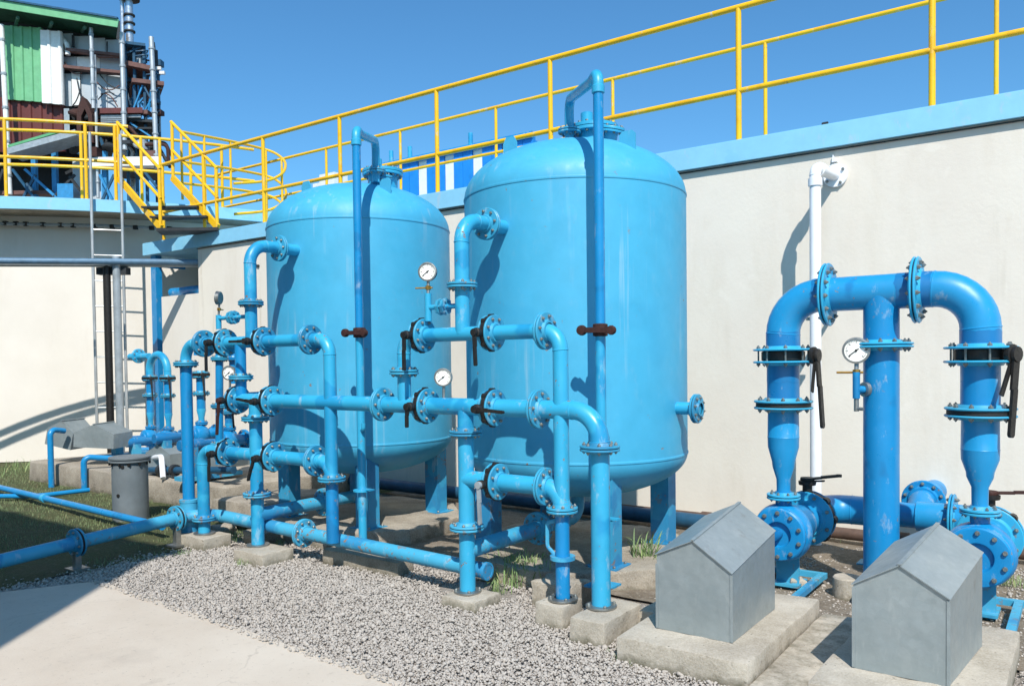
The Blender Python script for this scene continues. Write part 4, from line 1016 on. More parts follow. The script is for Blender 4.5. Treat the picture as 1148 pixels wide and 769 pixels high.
# stair from the round tank down to the wall platform
st = thing('steel_stair', 'yellow steel stair with handrails dropping from the round tank to the wall platform', 'stair', onY(200, 260, WY+.3))
top = onX(150, 226, -14.2); 
S0 = atS(133, 200, 14.5); S1 = atS(181, 256, 13.7); off = Vector((.811, .584, 0))*.97
for o in (Vector((0, 0, 0)), off):
    q = MB(); q.beam(S0+o, S1+o, .05, .11); obj('stringer', q, M['yellow'], st)
for k in range(2):
    f = (k+3.2)/5.2; c = S0 + (S1-S0)*f; q = MB(); q.beam(c, c+off, .26, .03); obj('tread', q, M['darkgrey'], st)
for o in (Vector((0, 0, 0)), off):
    up1 = Vector((0, 0, 1.0)); up2 = Vector((0, 0, .5))
    pipe(st, 'handrail', [S0+o+up1, S1+o+up1], .028, 'yellow', n=10); pipe(st, 'handrail', [S0+o+up2, S1+o+up2], .026, 'yellow', n=10)
    for f in (.02, .98):
        c = S0+(S1-S0)*f+o; q = MB(); q.tube([c, c+up1], .03, 10); obj('post', q, M['yellow'], st)
q = MB(); pa = S1+Vector((0, 0, -.12)); q.hexa([pa, pa+off*1.05, pa+off*1.05+Vector((.35, -.3, 0)), pa+Vector((.35, -.3, 0))]+[w+Vector((0, 0, .05)) for w in (pa, pa+off*1.05, pa+off*1.05+Vector((.35, -.3, 0)), pa+Vector((.35, -.3, 0)))]); obj('landing', q, M['darkgrey'], st)
# looped railing at the head of the walkway
cg = thing('loop_railing', 'rounded yellow railing loop behind the front railing, left of the left tank', 'railing', atS(260, 228, 15.5))
def crom(P, n=8):
    P = [P[0]*2-P[1]] + P + [P[-1]*2-P[-2]]; out = []
    for i in range(1, len(P)-2):
        for k in range(n):
            t = k/n; out.append(.5*((2*P[i]) + (P[i+1]-P[i-1])*t + (2*P[i-1]-5*P[i]+4*P[i+1]-P[i+2])*t*t + (3*P[i]-P[i-1]-3*P[i+1]+P[i+2])*t**3))
    return out + [P[-2]]
zc_ = atS(203, 148, 14.9).z
def pl_pts(dz):
    o = []
    for u, v, s in ((203, 148, 14.9), (258, 158.5, 16.1), (298, 168, 16.9), (313, 175, 16.6), (320, 184, 16.0), (316, 195, 15.3), (298, 203, 14.9), (262, 206, 14.5)):
        p = atS(u, v, s); o.append(Vector((p.x, p.y, p.z+dz)))
    return o
for dz, n_ in ((0, 'top_rail'), (-.55, 'mid_rail'), (-.95, 'mid_rail')):
    pipe(cg, n_, crom(pl_pts(dz)), .026, 'yellow', None, 10)
base_pts = pl_pts(0)
for a, b, f in ((0, 1, .0), (0, 1, .45), (1, 2, .0), (2, 3, .0), (3, 4, .4), (5, 6, .0), (6, 7, .0)):
    p = base_pts[a].lerp(base_pts[b], f); q = MB(); q.tube([p, p-Vector((0, 0, 1.25))], .024, 10); obj('post', q, M['yellow'], cg)
# access ladder
ld = thing('ladder', 'tall white steel ladder standing against the round tank and reaching above its rim', 'ladder', rp(ang(115), RR+.1, .4))
aL, aR = ang(103, RR+.1), ang(137, RR+.1)
for a in (aL, aR):
    q = MB(); e = rp(a, RR+.1, RZ+1.15); q.tube([rp(a, RR+.1, .35), e], .026, 12); obj('rail', q, M['scaf'], ld)
for k in range(9):
    z = .55+.45*k; q = MB(); q.tube([rp(aL, RR+.1, z), rp(aR, RR+.1, z)], .013, 8); obj('rung', q, M['scaf'], ld)
# pipe rack: double pole with a pipe run
sP = 13.42
pr_ = thing('pipe_rack', 'grey double pole carrying two pipes across the front of the round white tank', 'pipe rack', atS(133, 520, sP))
def hz(u, v): return atS(u, v, sP)
pb = hz(136, 520); pt = hz(129, 288)
q = MB(); q.tube([Vector((pb.x, pb.y, .1)), Vector((pb.x, pb.y, pt.z))], .062, 16); obj('pole', q, M['greypole'], pr_)
pb2 = hz(125, 520); q = MB(); q.tube([Vector((pb2.x, pb2.y, .1)), Vector((pb2.x, pb2.y, pt.z-.1))], .06, 14); obj('pole', q, M['iron'], pr_)
pipe(pr_, 'carried_pipe', [atS(-220, 291, 11.38), atS(236, 294, 13.95)], .05, 'railgrey', n=12)
pipe(pr_, 'carried_pipe', [atS(-220, 295, 11.55), atS(225, 297, 13.98)], .045, 'greypole', n=12)
pipe(pr_, 'carried_rod', [atS(236, 294, 13.95), onY(290, 298, WY-.02)], .018, 'darkgrey', n=8)
q = MB(); q.box(hz(127, 296)+Vector((0, 0, -.12)), (.5, .16, .12), 0, .62); obj('bracket', q, M['darkgrey'], pr_)
cn = thing('conduit', 'thin dark spotted conduit strung below the walkway rim of the round tank', 'conduit', atS(100, 254, 13.6))
pipe(cn, 'conduit_pipe', [atS(-60, 250, 14.3), atS(110, 253, 14.75), atS(232, 258, 15.2)], .03, 'greypole', n=10)
for i, u in enumerate((6, 18, 29, 48, 68, 82, 106, 126, 152, 170, 190)):
    q = MB(); c = atS(u, 250.2+u*.033, 14.46+u*.0027); q.box(c, (.07, .07, .075), 0, .6); obj('clip', q, M['iron'], cn)

# ---------------------------------------------------------------- raised block and the small pump sets behind the left pipework
tag(rough_block('pump_platform', (-13.2, 5.62, -.05), (-8.2, 7.75, .30), 'padconc', 31, .03, 14, .03), 'long raised concrete platform under the small pumps at the left', 'concrete platform')
tag(rough_block('concrete_block', (-8.0, 5.3, -.05), (-7.2, 6.4, .24), 'padconc', 32, .03, 8, .03), 'dark concrete block in the shade between the small pumps and the left tank', 'concrete block', 'concrete blocks under the pipes and tanks')
def small_set(label, plabels, us, y, vtop, vf1, vf2, vc, vpump, r, off_u=0, side=None):
    xs = [onY(u, 430, y).x for u in us]; g = lambda v: onY(us[0], v, y).z
    t = thing('pump_riser', label, 'pipework', (sum(xs)/len(xs), y, .3), 'small riser pipes of the far pumps')
    if len(xs) == 2:
        pipe(t, 'top_pipe', [(xs[0], y, g(vf1)), (xs[0], y, g(vtop)), (xs[1], y, g(vtop)), (xs[1], y, g(vf1))], r, 'pipe', (xs[1]-xs[0])*.5, 18)
    for x in xs:
        pipe(t, 'leg_pipe', [(x, y, g(vf1)+.001), (x, y, g(vc))], r, 'deep', n=18)
        valve(t, (x, y, g(vf1)), EZ, r, (.1, 0, -1), (.9, -.4, 0), r*2, .34, mat='flange')
        flange(t, (x, y, g(vf2)), EZ, r, r*2, 8)
        q = MB(); q.lathe((x, y, 0), EZ, [(r, g(vc)), (r*1.05, g(vc)-.02), (r*.7, g(vc)-.12), (r*.66, g(vc)-.2), (r*.45, g(vc)-.27), (r*.45, g(vpump)+.1)], 20); obj('reducer', q, M['pipe'], t)
    if side:
        a, b = side; p0 = Vector((xs[0], y, g(vtop)-.0)); pe = onY(a, b, y); pe.z = p0.z-.02
        pipe(t, 'side_pipe', [p0+Vector((0, .0, -.02)), pe+Vector((0, 0, 0))], r*.9, 'pipe', n=16)
        flange(t, (p0*.45+pe*.55), EX, r*.9, r*2, 8, mat='pipe')
    for x, pl_ in zip(xs, plabels):
        z = g(vpump); p = thing('small_pump', pl_, 'pump', (x, y, .3), 'small pumps on the raised platform')
        q = MB(); q.lathe((x, y-.12, z), EY, [(0, -.02), (.07, -.02), (.075, -.01), (.12, 0), (.13, .02), (.145, .08), (.12, .16), (.08, .2), (.08, .42), (0, .42)], 26); q.tube([(x, y, z+.08), (x, y, z+.2)], .04, 14)
        obj('casing', q, M['deep'], p)
        flange(p, (x, y+.22, z), EY, .07, .13, 8, mat='deep'); flange(p, (x, y, z+.16), EZ, .04, .085, 6, mat='deep')
        q = MB(); q.lathe((x, y-.7, z), EY, [(0, 0), (.06, 0), (.07, .02), (.07, .3), (.05, .34), (.045, .58), (0, .58)], 20)
        obj('motor', q, M['deep2'], p)
        q = MB(); q.box((x, y-.3, .36), (.24, .8, .05)); q.box((x, y+.02, (z+.36)/2), (.16, .03, z-.36)); q.box((x, y-.55, (z+.36)/2), (.14, .12, max(.05, z-.42))); obj('foot', q, M['oldpipe'], p)
    return t, xs
small_set('small upside down U riser beside the ladder at the left', ['small blue pump under the left leg of the small U riser', 'small blue pump under the right leg of the small U riser'], (168, 188), 7.0, 398, 424, 443, 462, 490, .058, side=(146, 398))
small_set('single riser with a reducer standing behind the sleeved blue pipe', ['small blue pump under the single riser behind the sleeved blue pipe'], (225,), 6.5, 400, 420, 441, 458, 487, .06)
small_set('single riser half hidden behind the left standing pipe', ['small blue pump half hidden behind the left standing pipe'], (256,), 6.2, 430, 448, 462, 474, 494, .055)
hd = thing('pump_header', 'dark blue pipe linking the small pumps behind the left pipework', 'pipework', (-9.5, 6.8, .3))
pipe(hd, 'header_pipe', [onY(222, 398, 6.5), onY(222, 398, 6.5)+Vector((0, 0, .12)), onY(262, 398, 6.5)+Vector((0, 0, .12)), onY(262, 430, 6.5)], .058, 'deep', .16)
pipe(hd, 'header_pipe', [onY(150, 505, 7.35), onY(300, 505, 7.35)], .06, 'deep', n=16)
for u in (200, 214, 248): flange(hd, onY(u, 505, 7.35), EX, .06, .125, 8, mat='deep')
pipe(hd, 'header_pipe', [onY(246, 395, 5.6), onY(246, 520, 5.6)], .045, 'deep', n=16)
pipe(hd, 'low_pipe', [onY(165, 527, 5.75), onY(262, 527, 5.75)], .045, 'steelblue', n=14)
for u in (181, 196, 228): q = MB(); c = onY(u, 527, 5.75); q.lathe(c, EX, [(.04, -.03), (.075, -.03), (.075, .03), (.04, .03)], 14); obj('coupling', q, M['darkgrey'], hd)
for u, y_ in ((238, 7.35), (278, 7.35)): valve(hd, onY(u, 505, y_), EX, .06, (0, 0, 1), (0, -1, 0), .125, .2, mat='deep')
flange(hd, onY(246, 402, 5.6), EZ, .045, .1, 6); flange(hd, onY(246, 455, 5.6), EZ, .045, .1, 6); flange(hd, onY(246, 498, 5.6), EZ, .045, .1, 6)
q_ = onY(262, 402, 6.5); flange(hd, q_, EZ, .058, .12, 8, mat='deep')
pipe(hd, 'cross_pipe', [onY(231, 487, 6.75), onY(262, 487, 6.75)], .055, 'deep'); flange(hd, onY(240, 487, 6.75), EX, .055, .12, 8, mat='deep'); flange(hd, onY(251, 487, 6.75), EX, .055, .12, 8, mat='deep')
pipe(hd, 'cross_pipe', [onY(176, 489, 7.35), onY(176, 489, 7.35)+EX*1.1, onY(176, 505, 7.35)+EX*1.1], .055, 'deep', .12); flange(hd, onY(176, 489, 7.35)+EX*.45, EX, .055, .12, 8); flange(hd, onY(176, 489, 7.35)+EX*.75, EX, .055, .12, 8)
wp = thing('white_hose', 'white plastic pipe bent down onto the raised platform', 'pipe', onY(190, 530, 5.7))
pipe(wp, 'plastic_pipe', [onY(172, 513, 5.9), onY(181, 512, 5.7), onY(183, 536, 5.6)], .035, 'pvc', .1, 14)
def hood(u, v, s, w, d, h, rz, tilt, label, grp='grey metal covers over the small motors'):
    c = atS(u, v, s); t = thing('motor_hood', label, 'metal cover', c, grp); q = MB()
    Rm = Matrix.Rotation(rz, 3, 'Z') @ Matrix.Rotation(tilt, 3, 'Y')
    prof = [(-w/2, 0), (-w/2, h*.62), (0, h), (w/2, h*.62), (w/2, 0)]; k = len(prof)
    o = [c + Rm @ Vector((x, -d/2, z)) for x, z in prof] + [c + Rm @ Vector((x, d/2, z)) for x, z in prof]
    q.add(o, [(0, 1, 2, 3, 4), (9, 8, 7, 6, 5)] + [(i+1, i, i+k, i+k+1) for i in range(4)] + [(0, 4, 9, 5)])
    obj('hood_sheet', q, M['galv'], t, 15)
    q = MB(); q.beam(c + Rm @ Vector((0, -d/2-.01, h+.004)), c + Rm @ Vector((0, d/2+.01, h+.004)), .03, .012); obj('ridge_strip', q, M['galv'], t)
    return t
hood(77, 499, 12.2, .42, .5, .4, .5, .22, 'leftmost small grey hood, tilted on a bent blue post')
hood(116, 500, 11.8, .6, .5, .34, .55, .05, 'small grey hood beside the tilted one, left of the grey poles')
hood(199, 521, 10.9, .5, .6, .3, .1, 0, 'small grey cover on the platform behind the sleeved blue pipe')
hood(248, 522, 10.3, .5, .6, .28, .1, 0, 'pale grey cover behind the left standing pipes')
for (u, v0_, v1_, s, lab, cr) in ((58, 481, 553, 11.6, 'blue bent post holding up the leftmost tilted hood', 14), (95, 512, 560, 11.2, 'blue bent post with a dark arm beside the grey drum', 34)):
    t = thing('bent_post', lab, 'post', (atS(u, v1_, s).x, atS(u, v1_, s).y, 0), 'bent blue posts on the lawn')
    b = atS(u, v1_, s); tp = atS(u, v0_, s); e = atS(u+cr, v0_+2, s+.2)
    pipe(t, 'post_pipe', [Vector((b.x, b.y, 0)), Vector((b.x, b.y, tp.z)), e], .04, 'deep', .08, 14)
# grey drum
dc = onZ(147, 582, 0); dt = onX(147, 512, dc.x).z
t = thing('steel_drum', 'grey rusty steel drum with a flanged lid standing in front of the poles', 'drum', (dc.x, dc.y, 0))
q = MB(); q.lathe((dc.x, dc.y, 0), EZ, [(0, 0), (.19, 0), (.19, dt-.05), (.185, dt-.05)], 40); obj('drum_body', q, M['drum'], t)
q = MB(); q.lathe((dc.x, dc.y, dt-.05), EZ, [(.19, 0), (.215, 0), (.22, .005), (.22, .022), (.2, .026), (.2, .034), (.22, .038), (.22, .055), (.215, .06), (0, .062)], 40)
for k in range(12): a = 2*PI*k/12; q.bolt((dc.x+.207*math.cos(a), dc.y+.207*math.sin(a), dt-.052), -EZ, .012, .03, 1)
obj('lid', q, [M['drum'], M['iron']], t)
q = MB()
for a, z in ((-1.2, .3), (-.9, .62), (-1.9, .12), (-.55, .64)): q.lathe((dc.x+.19*math.cos(a), dc.y+.19*math.sin(a), z), Vector((math.cos(a), math.sin(a), 0)), [(.02, -.002), (.02, .008), (0, .01)], 10)
obj('plug', q, M['iron'], t)

# ---------------------------------------------------------------- plant building beyond the round tank
FH = Vector((FWD.x, FWD.y, 0)).normalized(); RH = Vector((RGT.x, RGT.y, 0)).normalized(); DH = (FH - RH*.56).normalized()
def vpt(u, v, s): return atS(u, v, s)
def vbox(mb, u0, v0, u1, v1, s, dep, m=0):
    um_, vm = (u0+u1)/2, (v0+v1)/2
    a = vpt(u0, vm, s); b = vpt(u1, vm, s); z1 = vpt(um_, v0, s).z; z0 = vpt(um_, v1, s).z
    fr = [Vector((a.x, a.y, 0)), Vector((b.x, b.y, 0))]; bk = [fr[1]+DH*dep, fr[0]+DH*dep]
    q = fr+bk; mb.hexa([p+EZ*z0 for p in q]+[p+EZ*z1 for p in q], m)
def ridged(mb, u0, v0, u1, v1, s, pitch, m=0, slope=0.):
    """profiled sheet: trapezoid ribs across a panel"""
    a = vpt(u0, (v0+v1)/2, s); b = vpt(u1, (v0+v1)/2, s); z1 = vpt((u0+u1)/2, v0, s).z; z0 = vpt((u0+u1)/2, v1, s).z
    L = (b-a); L.z = 0; n = max(2, int(L.length/pitch)); d = L/n; vs = []; top = []; bot = []
    for i in range(n):
        for f, o in ((0, 0), (.62, 0), (.70, -.05), (.92, -.05)):
            p = a + d*(i+f) + FH*o; k = (i+f)/n
            bot.append(Vector((p.x, p.y, z0 + slope*k))); top.append(Vector((p.x, p.y, z1 + slope*k*.9)))
    p = b; bot.append(Vector((p.x, p.y, z0+slope))); top.append(Vector((p.x, p.y, z1+slope*.9)))
    N = len(bot); bb = [x+FH*.09 for x in bot]; tb = [x+FH*.09 for x in top]
    mb.add(bot+top+bb+tb, [(i, i+1, N+i+1, N+i) for i in range(N-1)] + [(2*N+i+1, 2*N+i, 3*N+i, 3*N+i+1) for i in range(N-1)] + [(N+i, N+i+1, 3*N+i+1, 3*N+i) for i in range(N-1)] + [(i+1, i, 2*N+i, 2*N+i+1) for i in range(N-1)] + [(0, N, 3*N, 2*N), (N-1, 3*N-1, 4*N-1, 2*N-1)], m)
SB = 29.
pb_ = thing('plant_building', 'tall industrial building with green roof and maroon cladding behind the round tank', 'building', (vpt(40, 260, SB).x, vpt(40, 260, SB).y, 0))
def vb(name, u0, v0, u1, v1, ds, dep, mat, par=None):
    q = MB(); vbox(q, u0, v0, u1, v1, SB+ds, dep); return obj(name, q, M[mat], par or pb_, 20)
def tb(name, pts, r, mat, par=None, R=None, n=8):
    q = MB(); p = [vpt(u, v, SB+d) for u, v, d in pts]; q.tube(fillet(p, R, 5) if R else p, r, n); return obj(name, q, M[mat], par or pb_)
# main cladding wall made of separate grey sheets with dark gaps between the storeys
vb('wall', -140, 26, 136, 128, .25, 8, 'darkgrey'); vb('bay_shade_box', -140, 128, 112, 236, 1.6, 7, 'void')  # second box: dark colour paints the shade inside the open bay
for u0, v0, u1, v1, d, mt in ((68, 38, 82, 58, 0, 'greywall'), (82.4, 41, 101, 59, .02, 'greywall'), (104, 43, 118, 62, 0, 'greywall'), (118.3, 45, 136, 63, .02, 'greywall'),
                              (69, 64, 86, 77, .03, 'greywall'), (86.4, 64, 112, 77, 0, 'white'), (112.3, 65, 136, 79, .02, 'greywall'),
                              (71, 83, 80, 119, 0, 'greywall'), (80.5, 82, 90, 118, -.06, 'white'), (90.5, 84, 103, 120, .04, 'greywall'), (107, 84, 120, 121, 0, 'greywall'), (120.3, 85, 135, 121, .03, 'greywall')):
    vb('cladding_sheet', u0, v0, u1, v1, d, .22-d, mt)
q = MB(); ridged(q, 6, 29, 48, 111, SB-.25, .27, 0, -.12); obj('green_panel', q, M['green'], pb_, 20)
q = MB(); ridged(q, 46, 34, 70, 115, SB-.4, .9, 0, -.08); obj('white_panel', q, M['white'], pb_, 20)
q = MB(); ridged(q, -140, 110, 72, 171, SB-.05, .36, 0, 0); obj('maroon_panel', q, M['maroon'], pb_, 20)
vb('maroon_panel', 112, 121, 160, 127, -.7, 1.4, 'maroon')
# roof: sloping slab with a pale fascia and underside shade painted in as dark green
def rq(u, v, s): return vpt(u, v, s)
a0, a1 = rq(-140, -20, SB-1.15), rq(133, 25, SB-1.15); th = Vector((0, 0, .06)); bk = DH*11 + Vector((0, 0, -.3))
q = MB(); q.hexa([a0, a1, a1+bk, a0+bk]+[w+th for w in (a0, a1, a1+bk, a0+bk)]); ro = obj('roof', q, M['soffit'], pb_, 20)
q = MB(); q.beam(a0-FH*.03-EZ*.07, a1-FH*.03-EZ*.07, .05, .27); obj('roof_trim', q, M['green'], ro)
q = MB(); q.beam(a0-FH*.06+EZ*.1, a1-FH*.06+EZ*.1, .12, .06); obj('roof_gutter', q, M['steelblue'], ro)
for u in (20, 58, 95): tb('rafter', [(u, 17+u*.15, -1.0), (u-3, 30+u*.06, 0)], .06, 'soffit')
# ledges and service runs on the cladding
for v0, v1, u0, u1, mt in ((78.5, 80.5, 68, 137, 'rustbeam'), (60, 61.4, 76, 137, 'rustbeam')):
    q = MB(); q.beam(vpt(u0, v0-3, SB-.2), vpt(u1, v1+2, SB-.25), .3, .1); obj('ledge', q, M[mt], pb_)
tb('service_pipe', [(74, 57, -.2), (96, 60, -.3), (112, 64, -.3), (136, 64, -.3)], .05, 'rustbeam', R=.3)
tb('service_pipe', [(82, 40, -.15), (82, 53, -.15)], .05, 'darkgrey'); tb('service_pipe', [(120, 47, -.12), (120, 62, -.12)], .025, 'darkgrey')
tb('service_pipe', [(68, 43, -.2), (76, 50, -.25), (76, 62, -.25)], .09, 'white', R=.4)
for i, (u0, v0, u1, v1, sag) in enumerate(((112, 84, 135, 100, 4), (113, 106, 132, 120, -6), (86, 88, 95, 118, 5), (108, 92, 134, 96, 7), (110, 112, 128, 106, -5), (72, 70, 92, 82, 6), (90, 100, 82, 118, 3))):
    tb('cable', [(u0, v0, -.15), ((u0*2+u1)/3, (v0*2+v1)/3+sag, -.2), ((u0+u1*2)/3, (v0+v1*2)/3+sag, -.2), (u1, v1, -.15)], .022, 'rustbeam' if i % 2 else 'darkgrey', R=.5, n=6)
# upright tubes up the front
for pts, r_, mt in (([(1.5, 28, -.7), (11, 218, -.7)], .085, 'white'), ([(102, 32, -.8), (105, 122, -.8)], .07, 'scaf'), ([(106, 62, -.7), (110, 222, -.7)], .055, 'scaf'), ([(136.5, 37, -.8), (140, 168, -.8)], .085, 'scaf')):
    a, b = vpt(*pts[0][:2], SB+pts[0][2]), vpt(*pts[1][:2], SB+pts[1][2]); q = MB(); q.tube([b, a], r_, 10); w_ = obj('wall_pipe', q, M[mt], pb_)
    for k in range(5): q = MB(); c = b.lerp(a, (k+.5)/5); q.lathe(c, (a-b), [(r_, 0), (r_*1.25, .02), (r_*1.25, .09), (r_, .11)], 10); obj('pipe_joint', q, M['greypole'], w_)
# dark arch, chutes and machines in the open bay under the cladding
arch = MB(); pa_ = [(86, 160), (86, 128), (88, 118), (92, 108), (97, 115), (103, 128), (105, 160), (100, 160), (99, 132), (95, 122), (91, 130), (91, 160)]
fr = [vpt(u, v, SB-.9) for u, v in pa_]; nA = len(fr); arch.add(fr+[p+FH*.35 for p in fr], [(i, (i+1) % nA, nA+(i+1) % nA, nA+i) for i in range(nA)] + [(0, 1, 10, 11), (1, 2, 10), (2, 9, 10), (2, 3, 9), (3, 4, 9), (4, 8, 9), (4, 5, 8), (5, 6, 7, 8)])
obj('duct_arch', arch, M['rustiron'], pb_, 20)
q = MB(); q.beam(vpt(16, 174, SB-1.5), vpt(92, 153, SB-1.3), 1.0, .2); obj('conveyor_chute', q, M['greypole'], pb_)
q = MB(); q.beam(vpt(16, 168, SB-1.5), vpt(70, 152, SB-1.3), .9, .08); obj('conveyor_cover', q, M['greendark'], pb_)
for u0, v0, u1, v1, d, mt in ((113, 129, 158, 132, -.6, 'greypole'), (114, 134, 140, 141, -.5, 'greywall'), (112, 143, 170, 145, -.4, 'darkgrey'), (82, 178, 113, 224, -.2, 'greywall'), (98, 176, 182, 186, -.9, 'white'), (118, 150, 138, 164, -.3, 'darkgrey'), (126, 152, 136, 168, -.5, 'greypole'), (70, 120, 84, 150, .1, 'void'), (72, 122, 78, 160, -.3, 'greypole'), (64, 206, 82, 222, -.9, 'lightblue'), (-40, 214, 60, 218, -.6, 'rustbeam')):  # void entry is a dark block painting in bay shade
    vb('service_panel', u0, v0, u1, v1, d, .5, mt)
for i in range(6): vb('louvre', 113, 130+i*2.2, 139, 131+i*2.2, -.62, .12, 'greypole')
R_ = random.Random(12)
for i in range(46):
    u = R_.uniform(70, 178); v = R_.uniform(126, 186); c = vpt(u, v, SB-.4+R_.uniform(-.4, .8)); q = MB(); k = i % 4
    if k == 0: q.lathe(c, Vector((R_.uniform(-.6, .6), R_.uniform(-.6, .6), 1)), [(0, 0), (.28, 0), (.3, .06), (.2, .2), (.06, .3), (0, .3)], 12)
    elif k == 1: q.tube(fillet([c, c+RH*R_.uniform(.3, 1.)+EZ*R_.uniform(-.1, .1), c+RH*.8-EZ*R_.uniform(.4, 1.)], .2, 4), R_.uniform(.03, .09), 8)
    elif k == 2: q.beam(c, c+RH*R_.uniform(-1.2, 1.2)+EZ*R_.uniform(-.9, .9), .07, .1)
    else: q.box(c, (R_.uniform(.2, .6), .4, R_.uniform(.1, .35)), 0, .62)
    obj('machinery', q, M[R_.choice(['darkgrey', 'rustbeam', 'darkgrey', 'greypole', 'steelblue', 'rustiron', 'void'])], pb_)
for u0, v0, u1, v1, mt in ((4, 190, -10, 226, 'darkgrey'), (14, 190, 40, 224, 'steelblue'), (40, 196, 24, 226, 'steelblue'), (28, 190, 66, 224, 'lightblue'), (84, 196, 60, 222, 'darkgrey'), (30, 206, 36, 214, 'greypole'), (78, 198, 90, 214, 'darkgrey'), (112, 196, 126, 224, 'lightblue'), (150, 190, 184, 222, 'lightblue'), (128, 196, 114, 226, 'steelblue'), (160, 190, 176, 210, 'steelblue')):
    q = MB(); q.beam(vpt(u0, v0, SB-.8), vpt(u1, v1, SB-.8), .08, .08); obj('brace', q, M[mt], pb_)
for u in (-24, 39, 62, 118): q = MB(); a = vpt(u, 200, SB-.5); q.box((a.x, a.y, vpt(u, 205, SB-.5).z), (.16, .16, 2.2), 0, .62); obj('post', q, M['lightblue'], pb_)
# exhaust stack
sk = thing('exhaust_stack', 'shiny banded metal chimney rising beside the green roof', 'chimney', (vpt(142, 260, SB+1).x, vpt(142, 260, SB+1).y, 0))
a = vpt(145, 20, SB+1.2); zt6 = vpt(145, -40, SB+1.2).z; q = MB(); q.tube([(a.x, a.y, 4), (a.x, a.y, zt6)], .135, 24); obj('flue', q, M['alu'], sk)
a2 = a - RH*.26; q = MB(); q.tube([(a2.x, a2.y, vpt(137, 60, SB).z), (a2.x, a2.y, zt6)], .075, 12); obj('side_flue', q, M['alu'], sk)
for v, e in ((1, .24), (19, .06), (28, .06), (37, .06)):
    q = MB(); z = vpt(145, v, SB+1.2).z; q.lathe((a.x, a.y, z), EZ, [(.13, 0), (.14+e, .02), (.14+e, .07), (.13, .09)], 24); obj('band', q, M['darkgrey'], sk)
# open steel tower
tw = thing('steel_tower', 'open blue steel tower with rusty platforms at the corner of the green roofed building', 'steel tower', (vpt(162, 260, SB).x, vpt(162, 260, SB).y, 0))
for u, dp, vt in ((142, 0, 50), (152, 0, 52), (163, 0, 52), (178, .2, 78), (150, 2.0, 50), (174, 2.0, 52)):
    q = MB(); a = vpt(u, 120, SB-.2+dp); zt7 = vpt(u, vt, SB-.2+dp).z; q.box((a.x, a.y, (zt7+4)/2), (.09, .09, zt7-4), 0, .62); obj('post', q, M['steelblue'], tw)
q = MB(); p0, p1 = vpt(176, 190, SB-.7), vpt(169.5, 42, SB-.7); q.tube([p0, p1], .085, 14); sp_ = obj('silver_pipe', q, M['scaf'], tw)
for k in range(6): q = MB(); q.lathe(p0.lerp(p1, (k+.6)/6.2), p1-p0, [(.08, 0), (.11, .02), (.11, .07), (.08, .09)], 14); obj('pipe_joint', q, M['greypole'], sp_)
q = MB(); q.tube([vpt(174.5, 76, SB-.3), vpt(174, 57, SB-.3)], .09, 12); q.tube([vpt(173, 57, SB-.3), vpt(172, 48, SB-.3)], .05, 10); obj('lamp_mast', q, M['darkgrey'], tw)
def deck(u0, v0, u1, v1, mt, dep=2.2, h=.1):
    q = MB(); A, B = vpt(u0, v0, SB-.5), vpt(u1, v1, SB-.5); q.hexa([A, B, B+DH*dep, A+DH*dep]+[w+EZ*h for w in (A, B, B+DH*dep, A+DH*dep)]); obj('platform', q, M[mt], tw, 20)
deck(138, 49, 163, 52, 'steelblue'); deck(141, 73, 170, 79, 'rustbeam', 2.2, .16); deck(148, 92, 184, 96, 'rustbeam', 2.2, .14); deck(140, 135, 178, 138, 'darkgrey'); deck(140, 160, 180, 163, 'darkgrey'); deck(134, 186, 182, 189, 'darkgrey')
for u0, v0, u1, v1, d, mt in ((141, 50, 152, 72, 1.2, 'steelblue'), (143, 80, 166, 91, .6, 'steelblue'), (152, 58, 163, 72, 1.6, 'void')): vb('side_panel', u0, v0, u1, v1, d, .1, mt, tw)
for (u0, v0, u1, v1) in ((142, 60, 162, 52), (152, 72, 162, 56), (144, 128, 166, 104), (166, 126, 146, 98), (160, 130, 176, 100), (178, 128, 162, 98), (146, 112, 168, 100), (150, 122, 160, 96), (168, 118, 172, 110), (144, 158, 176, 138), (176, 158, 146, 138), (146, 184, 178, 162), (176, 184, 148, 162), (150, 96, 147, 132), (170, 96, 166, 132), (155, 96, 158, 132)):
    q = MB(); q.beam(vpt(u0, v0, SB-.3), vpt(u1, v1, SB-.3+R_.uniform(-.2, 1.2)), .055, .055); obj('brace', q, M['steelblue'] if R_.random() < .65 else M['lightblue'], tw)
for v, u0, u1 in ((58, 152, 166), (63, 152, 166), (84, 164, 180), (100, 172, 181), (116, 172, 180), (126, 170, 181)):
    q = MB(); q.tube(fillet([vpt(u0, v, SB-.5), vpt(u1, v-1.5, SB-.5), vpt(u1-1.5, v+2, SB+.8)], .15, 3), .025, 7); obj('guard_rail', q, M['steelblue'], tw)
for k in range(18):
    q = MB(); u = R_.uniform(140, 180); v = R_.choice([R_.uniform(62, 78), R_.uniform(98, 132), R_.uniform(138, 186)]); c = vpt(u, v, SB-.1+R_.uniform(-.2, 1.))
    if k % 2: q.box(c, (R_.uniform(.1, .4), .3, R_.uniform(.08, .3)), 0, .62)
    else: q.beam(c, c+RH*R_.uniform(-.7, .7)+EZ*R_.uniform(-.8, .8), .04, .05)
    obj('machinery', q, M[R_.choice(['darkgrey', 'steelblue', 'greypole', 'rustiron'])], tw)
for v, u in ((77, 172), (82, 176)): q = MB(); q.box(vpt(u+6, v, SB-.4), (.18, .1, .1), 0, .62); obj('work_lamp', q, M['white'], tw)

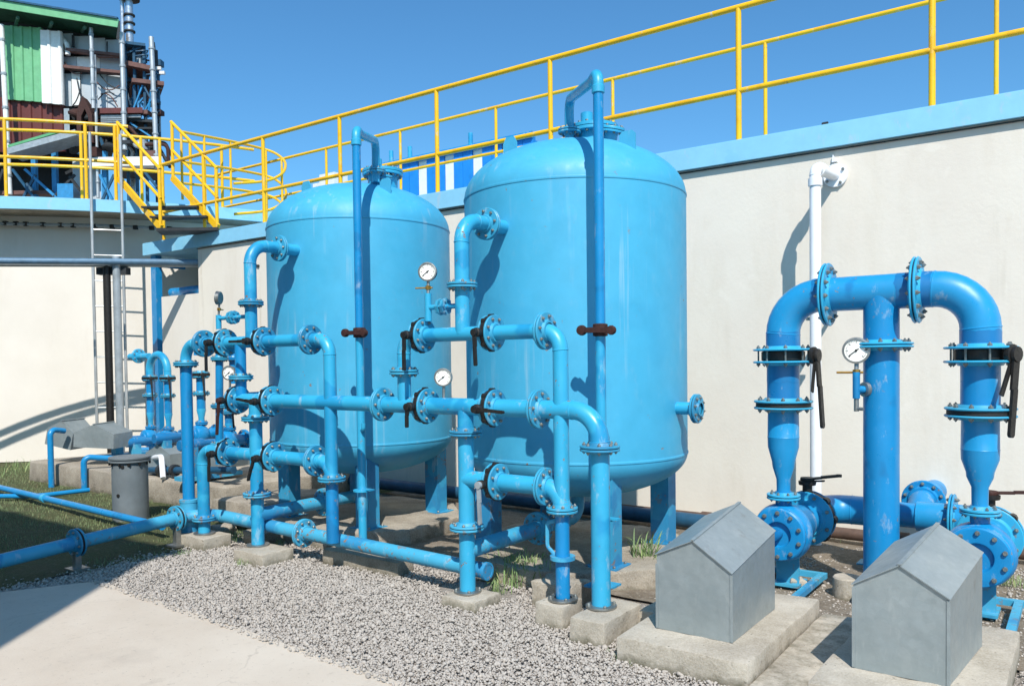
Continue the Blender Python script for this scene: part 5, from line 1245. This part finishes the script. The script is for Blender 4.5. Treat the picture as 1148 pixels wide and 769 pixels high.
# striped shed behind the wall platform
SY = 13.5
sd = thing('striped_shed', 'bright blue and white striped metal shed peeking over the wall between the two tanks', 'shed', (onY(500, 200, SY).x, SY, 0))
xs0, xs1 = onY(452, 190, SY).x, onY(600, 160, SY).x; zs = (onY(470, 183, SY).z+onY(540, 163, SY).z)/2
n = 14; w = (xs1-xs0)/n
for i in range(n):
    q = MB(); x = xs0+w*(i+.5); ww = i % 3 == 2; q.box((x, SY+(0 if ww else -.03), zs/2+1), (w*.96, .1, zs-2)); obj('white_sheet' if ww else 'blue_sheet', q, M['white'] if ww else M['drumblue'], sd)
q = MB(); q.box(((xs0+xs1)/2, SY+2, zs/2+.9), (xs1-xs0-.1, 3.8, zs-1.9)); obj('shed_body', q, M['drumblue'], sd)
pipe(sd, 'top_pipe', [(xs0-.5, SY-.1, zs+.02), (xs1, SY-.1, zs+.02)], .07, 'deep', n=12)
for u in (442, 531, 463):
    q = MB(); x = onY(u, 170, SY).x; q.tube([(x, SY-.1, zs), (x, SY-.1, zs+.32)], .05, 10); obj('valve_stub', q, M['pipe'], sd)
q = MB(); c = onY(374, 205, 12.6); q.box((c.x, c.y, c.z), (.5, .4, .35)); q.box((c.x-.5, c.y+.1, c.z-.2), (.3, .3, .5)); q.box((c.x, c.y, (c.z)/2), (.3, .3, c.z-.2))
tag(obj('control_cabinet', q, M['white']), 'small white cabinet top seen just above the left shoulder of the left tank', 'cabinet')

# neighbouring building behind the photographer, out of frame, which shades the lawn
nb = thing('neighbour_building', 'plain pale building outside the picture to the left that shades the lawn', 'building', (-9, -5, 0))
NX, NY, NH = -2.15, -1.95, 8.2
q = MB(); q.box((NX-7, NY-4, NH/2), (14, 8, NH)); obj('wall', q, M['plaster'], nb, 20)
q = MB(); q.box((NX-7, NY-4, NH+.06), (14.3, 8.3, .12)); obj('roof', q, M['padconc'], nb, 20)

# ---------------------------------------------------------------- light
SUN = Vector((.8, -1, 1.37)).normalized()          # towards the sun
sl = bpy.data.lights.new('sun', 'SUN'); sl.energy = 4.9; sl.angle = math.radians(.53); sl.color = (1, .95, .875)
so = bpy.data.objects.new('sun', sl); COL.objects.link(so); so.rotation_euler = SUN.to_track_quat('Z', 'Y').to_euler(); so.location = (8, -10, 14)
w = bpy.data.worlds.new('World'); sc.world = w; w.use_nodes = True; nt = w.node_tree; bg = nt.nodes['Background']
sky = nt.nodes.new('ShaderNodeTexSky'); sky.sky_type = 'NISHITA'; sky.sun_disc = False
sky.sun_elevation = math.asin(SUN.z); sky.sun_rotation = math.atan2(SUN.x, SUN.y)
sky.air_density = 1.0; sky.dust_density = .6; sky.ozone_density = 1.6; sky.altitude = 0
mx = nt.nodes.new('ShaderNodeMix'); mx.data_type = 'RGBA'; mx.blend_type = 'MULTIPLY'; mx.inputs[0].default_value = 1; nt.links.new(sky.outputs[0], mx.inputs[6]); mx.inputs[7].default_value = (.47, .92, 1.17, 1); nt.links.new(mx.outputs[2], bg.inputs[0]); bg.inputs[1].default_value = .128
vs = sc.view_settings; vs.view_transform = 'Standard'; vs.look = 'None'; vs.exposure = 0.16; vs.gamma = 1; vs.use_curve_mapping = False
sc.cycles.max_bounces = 8
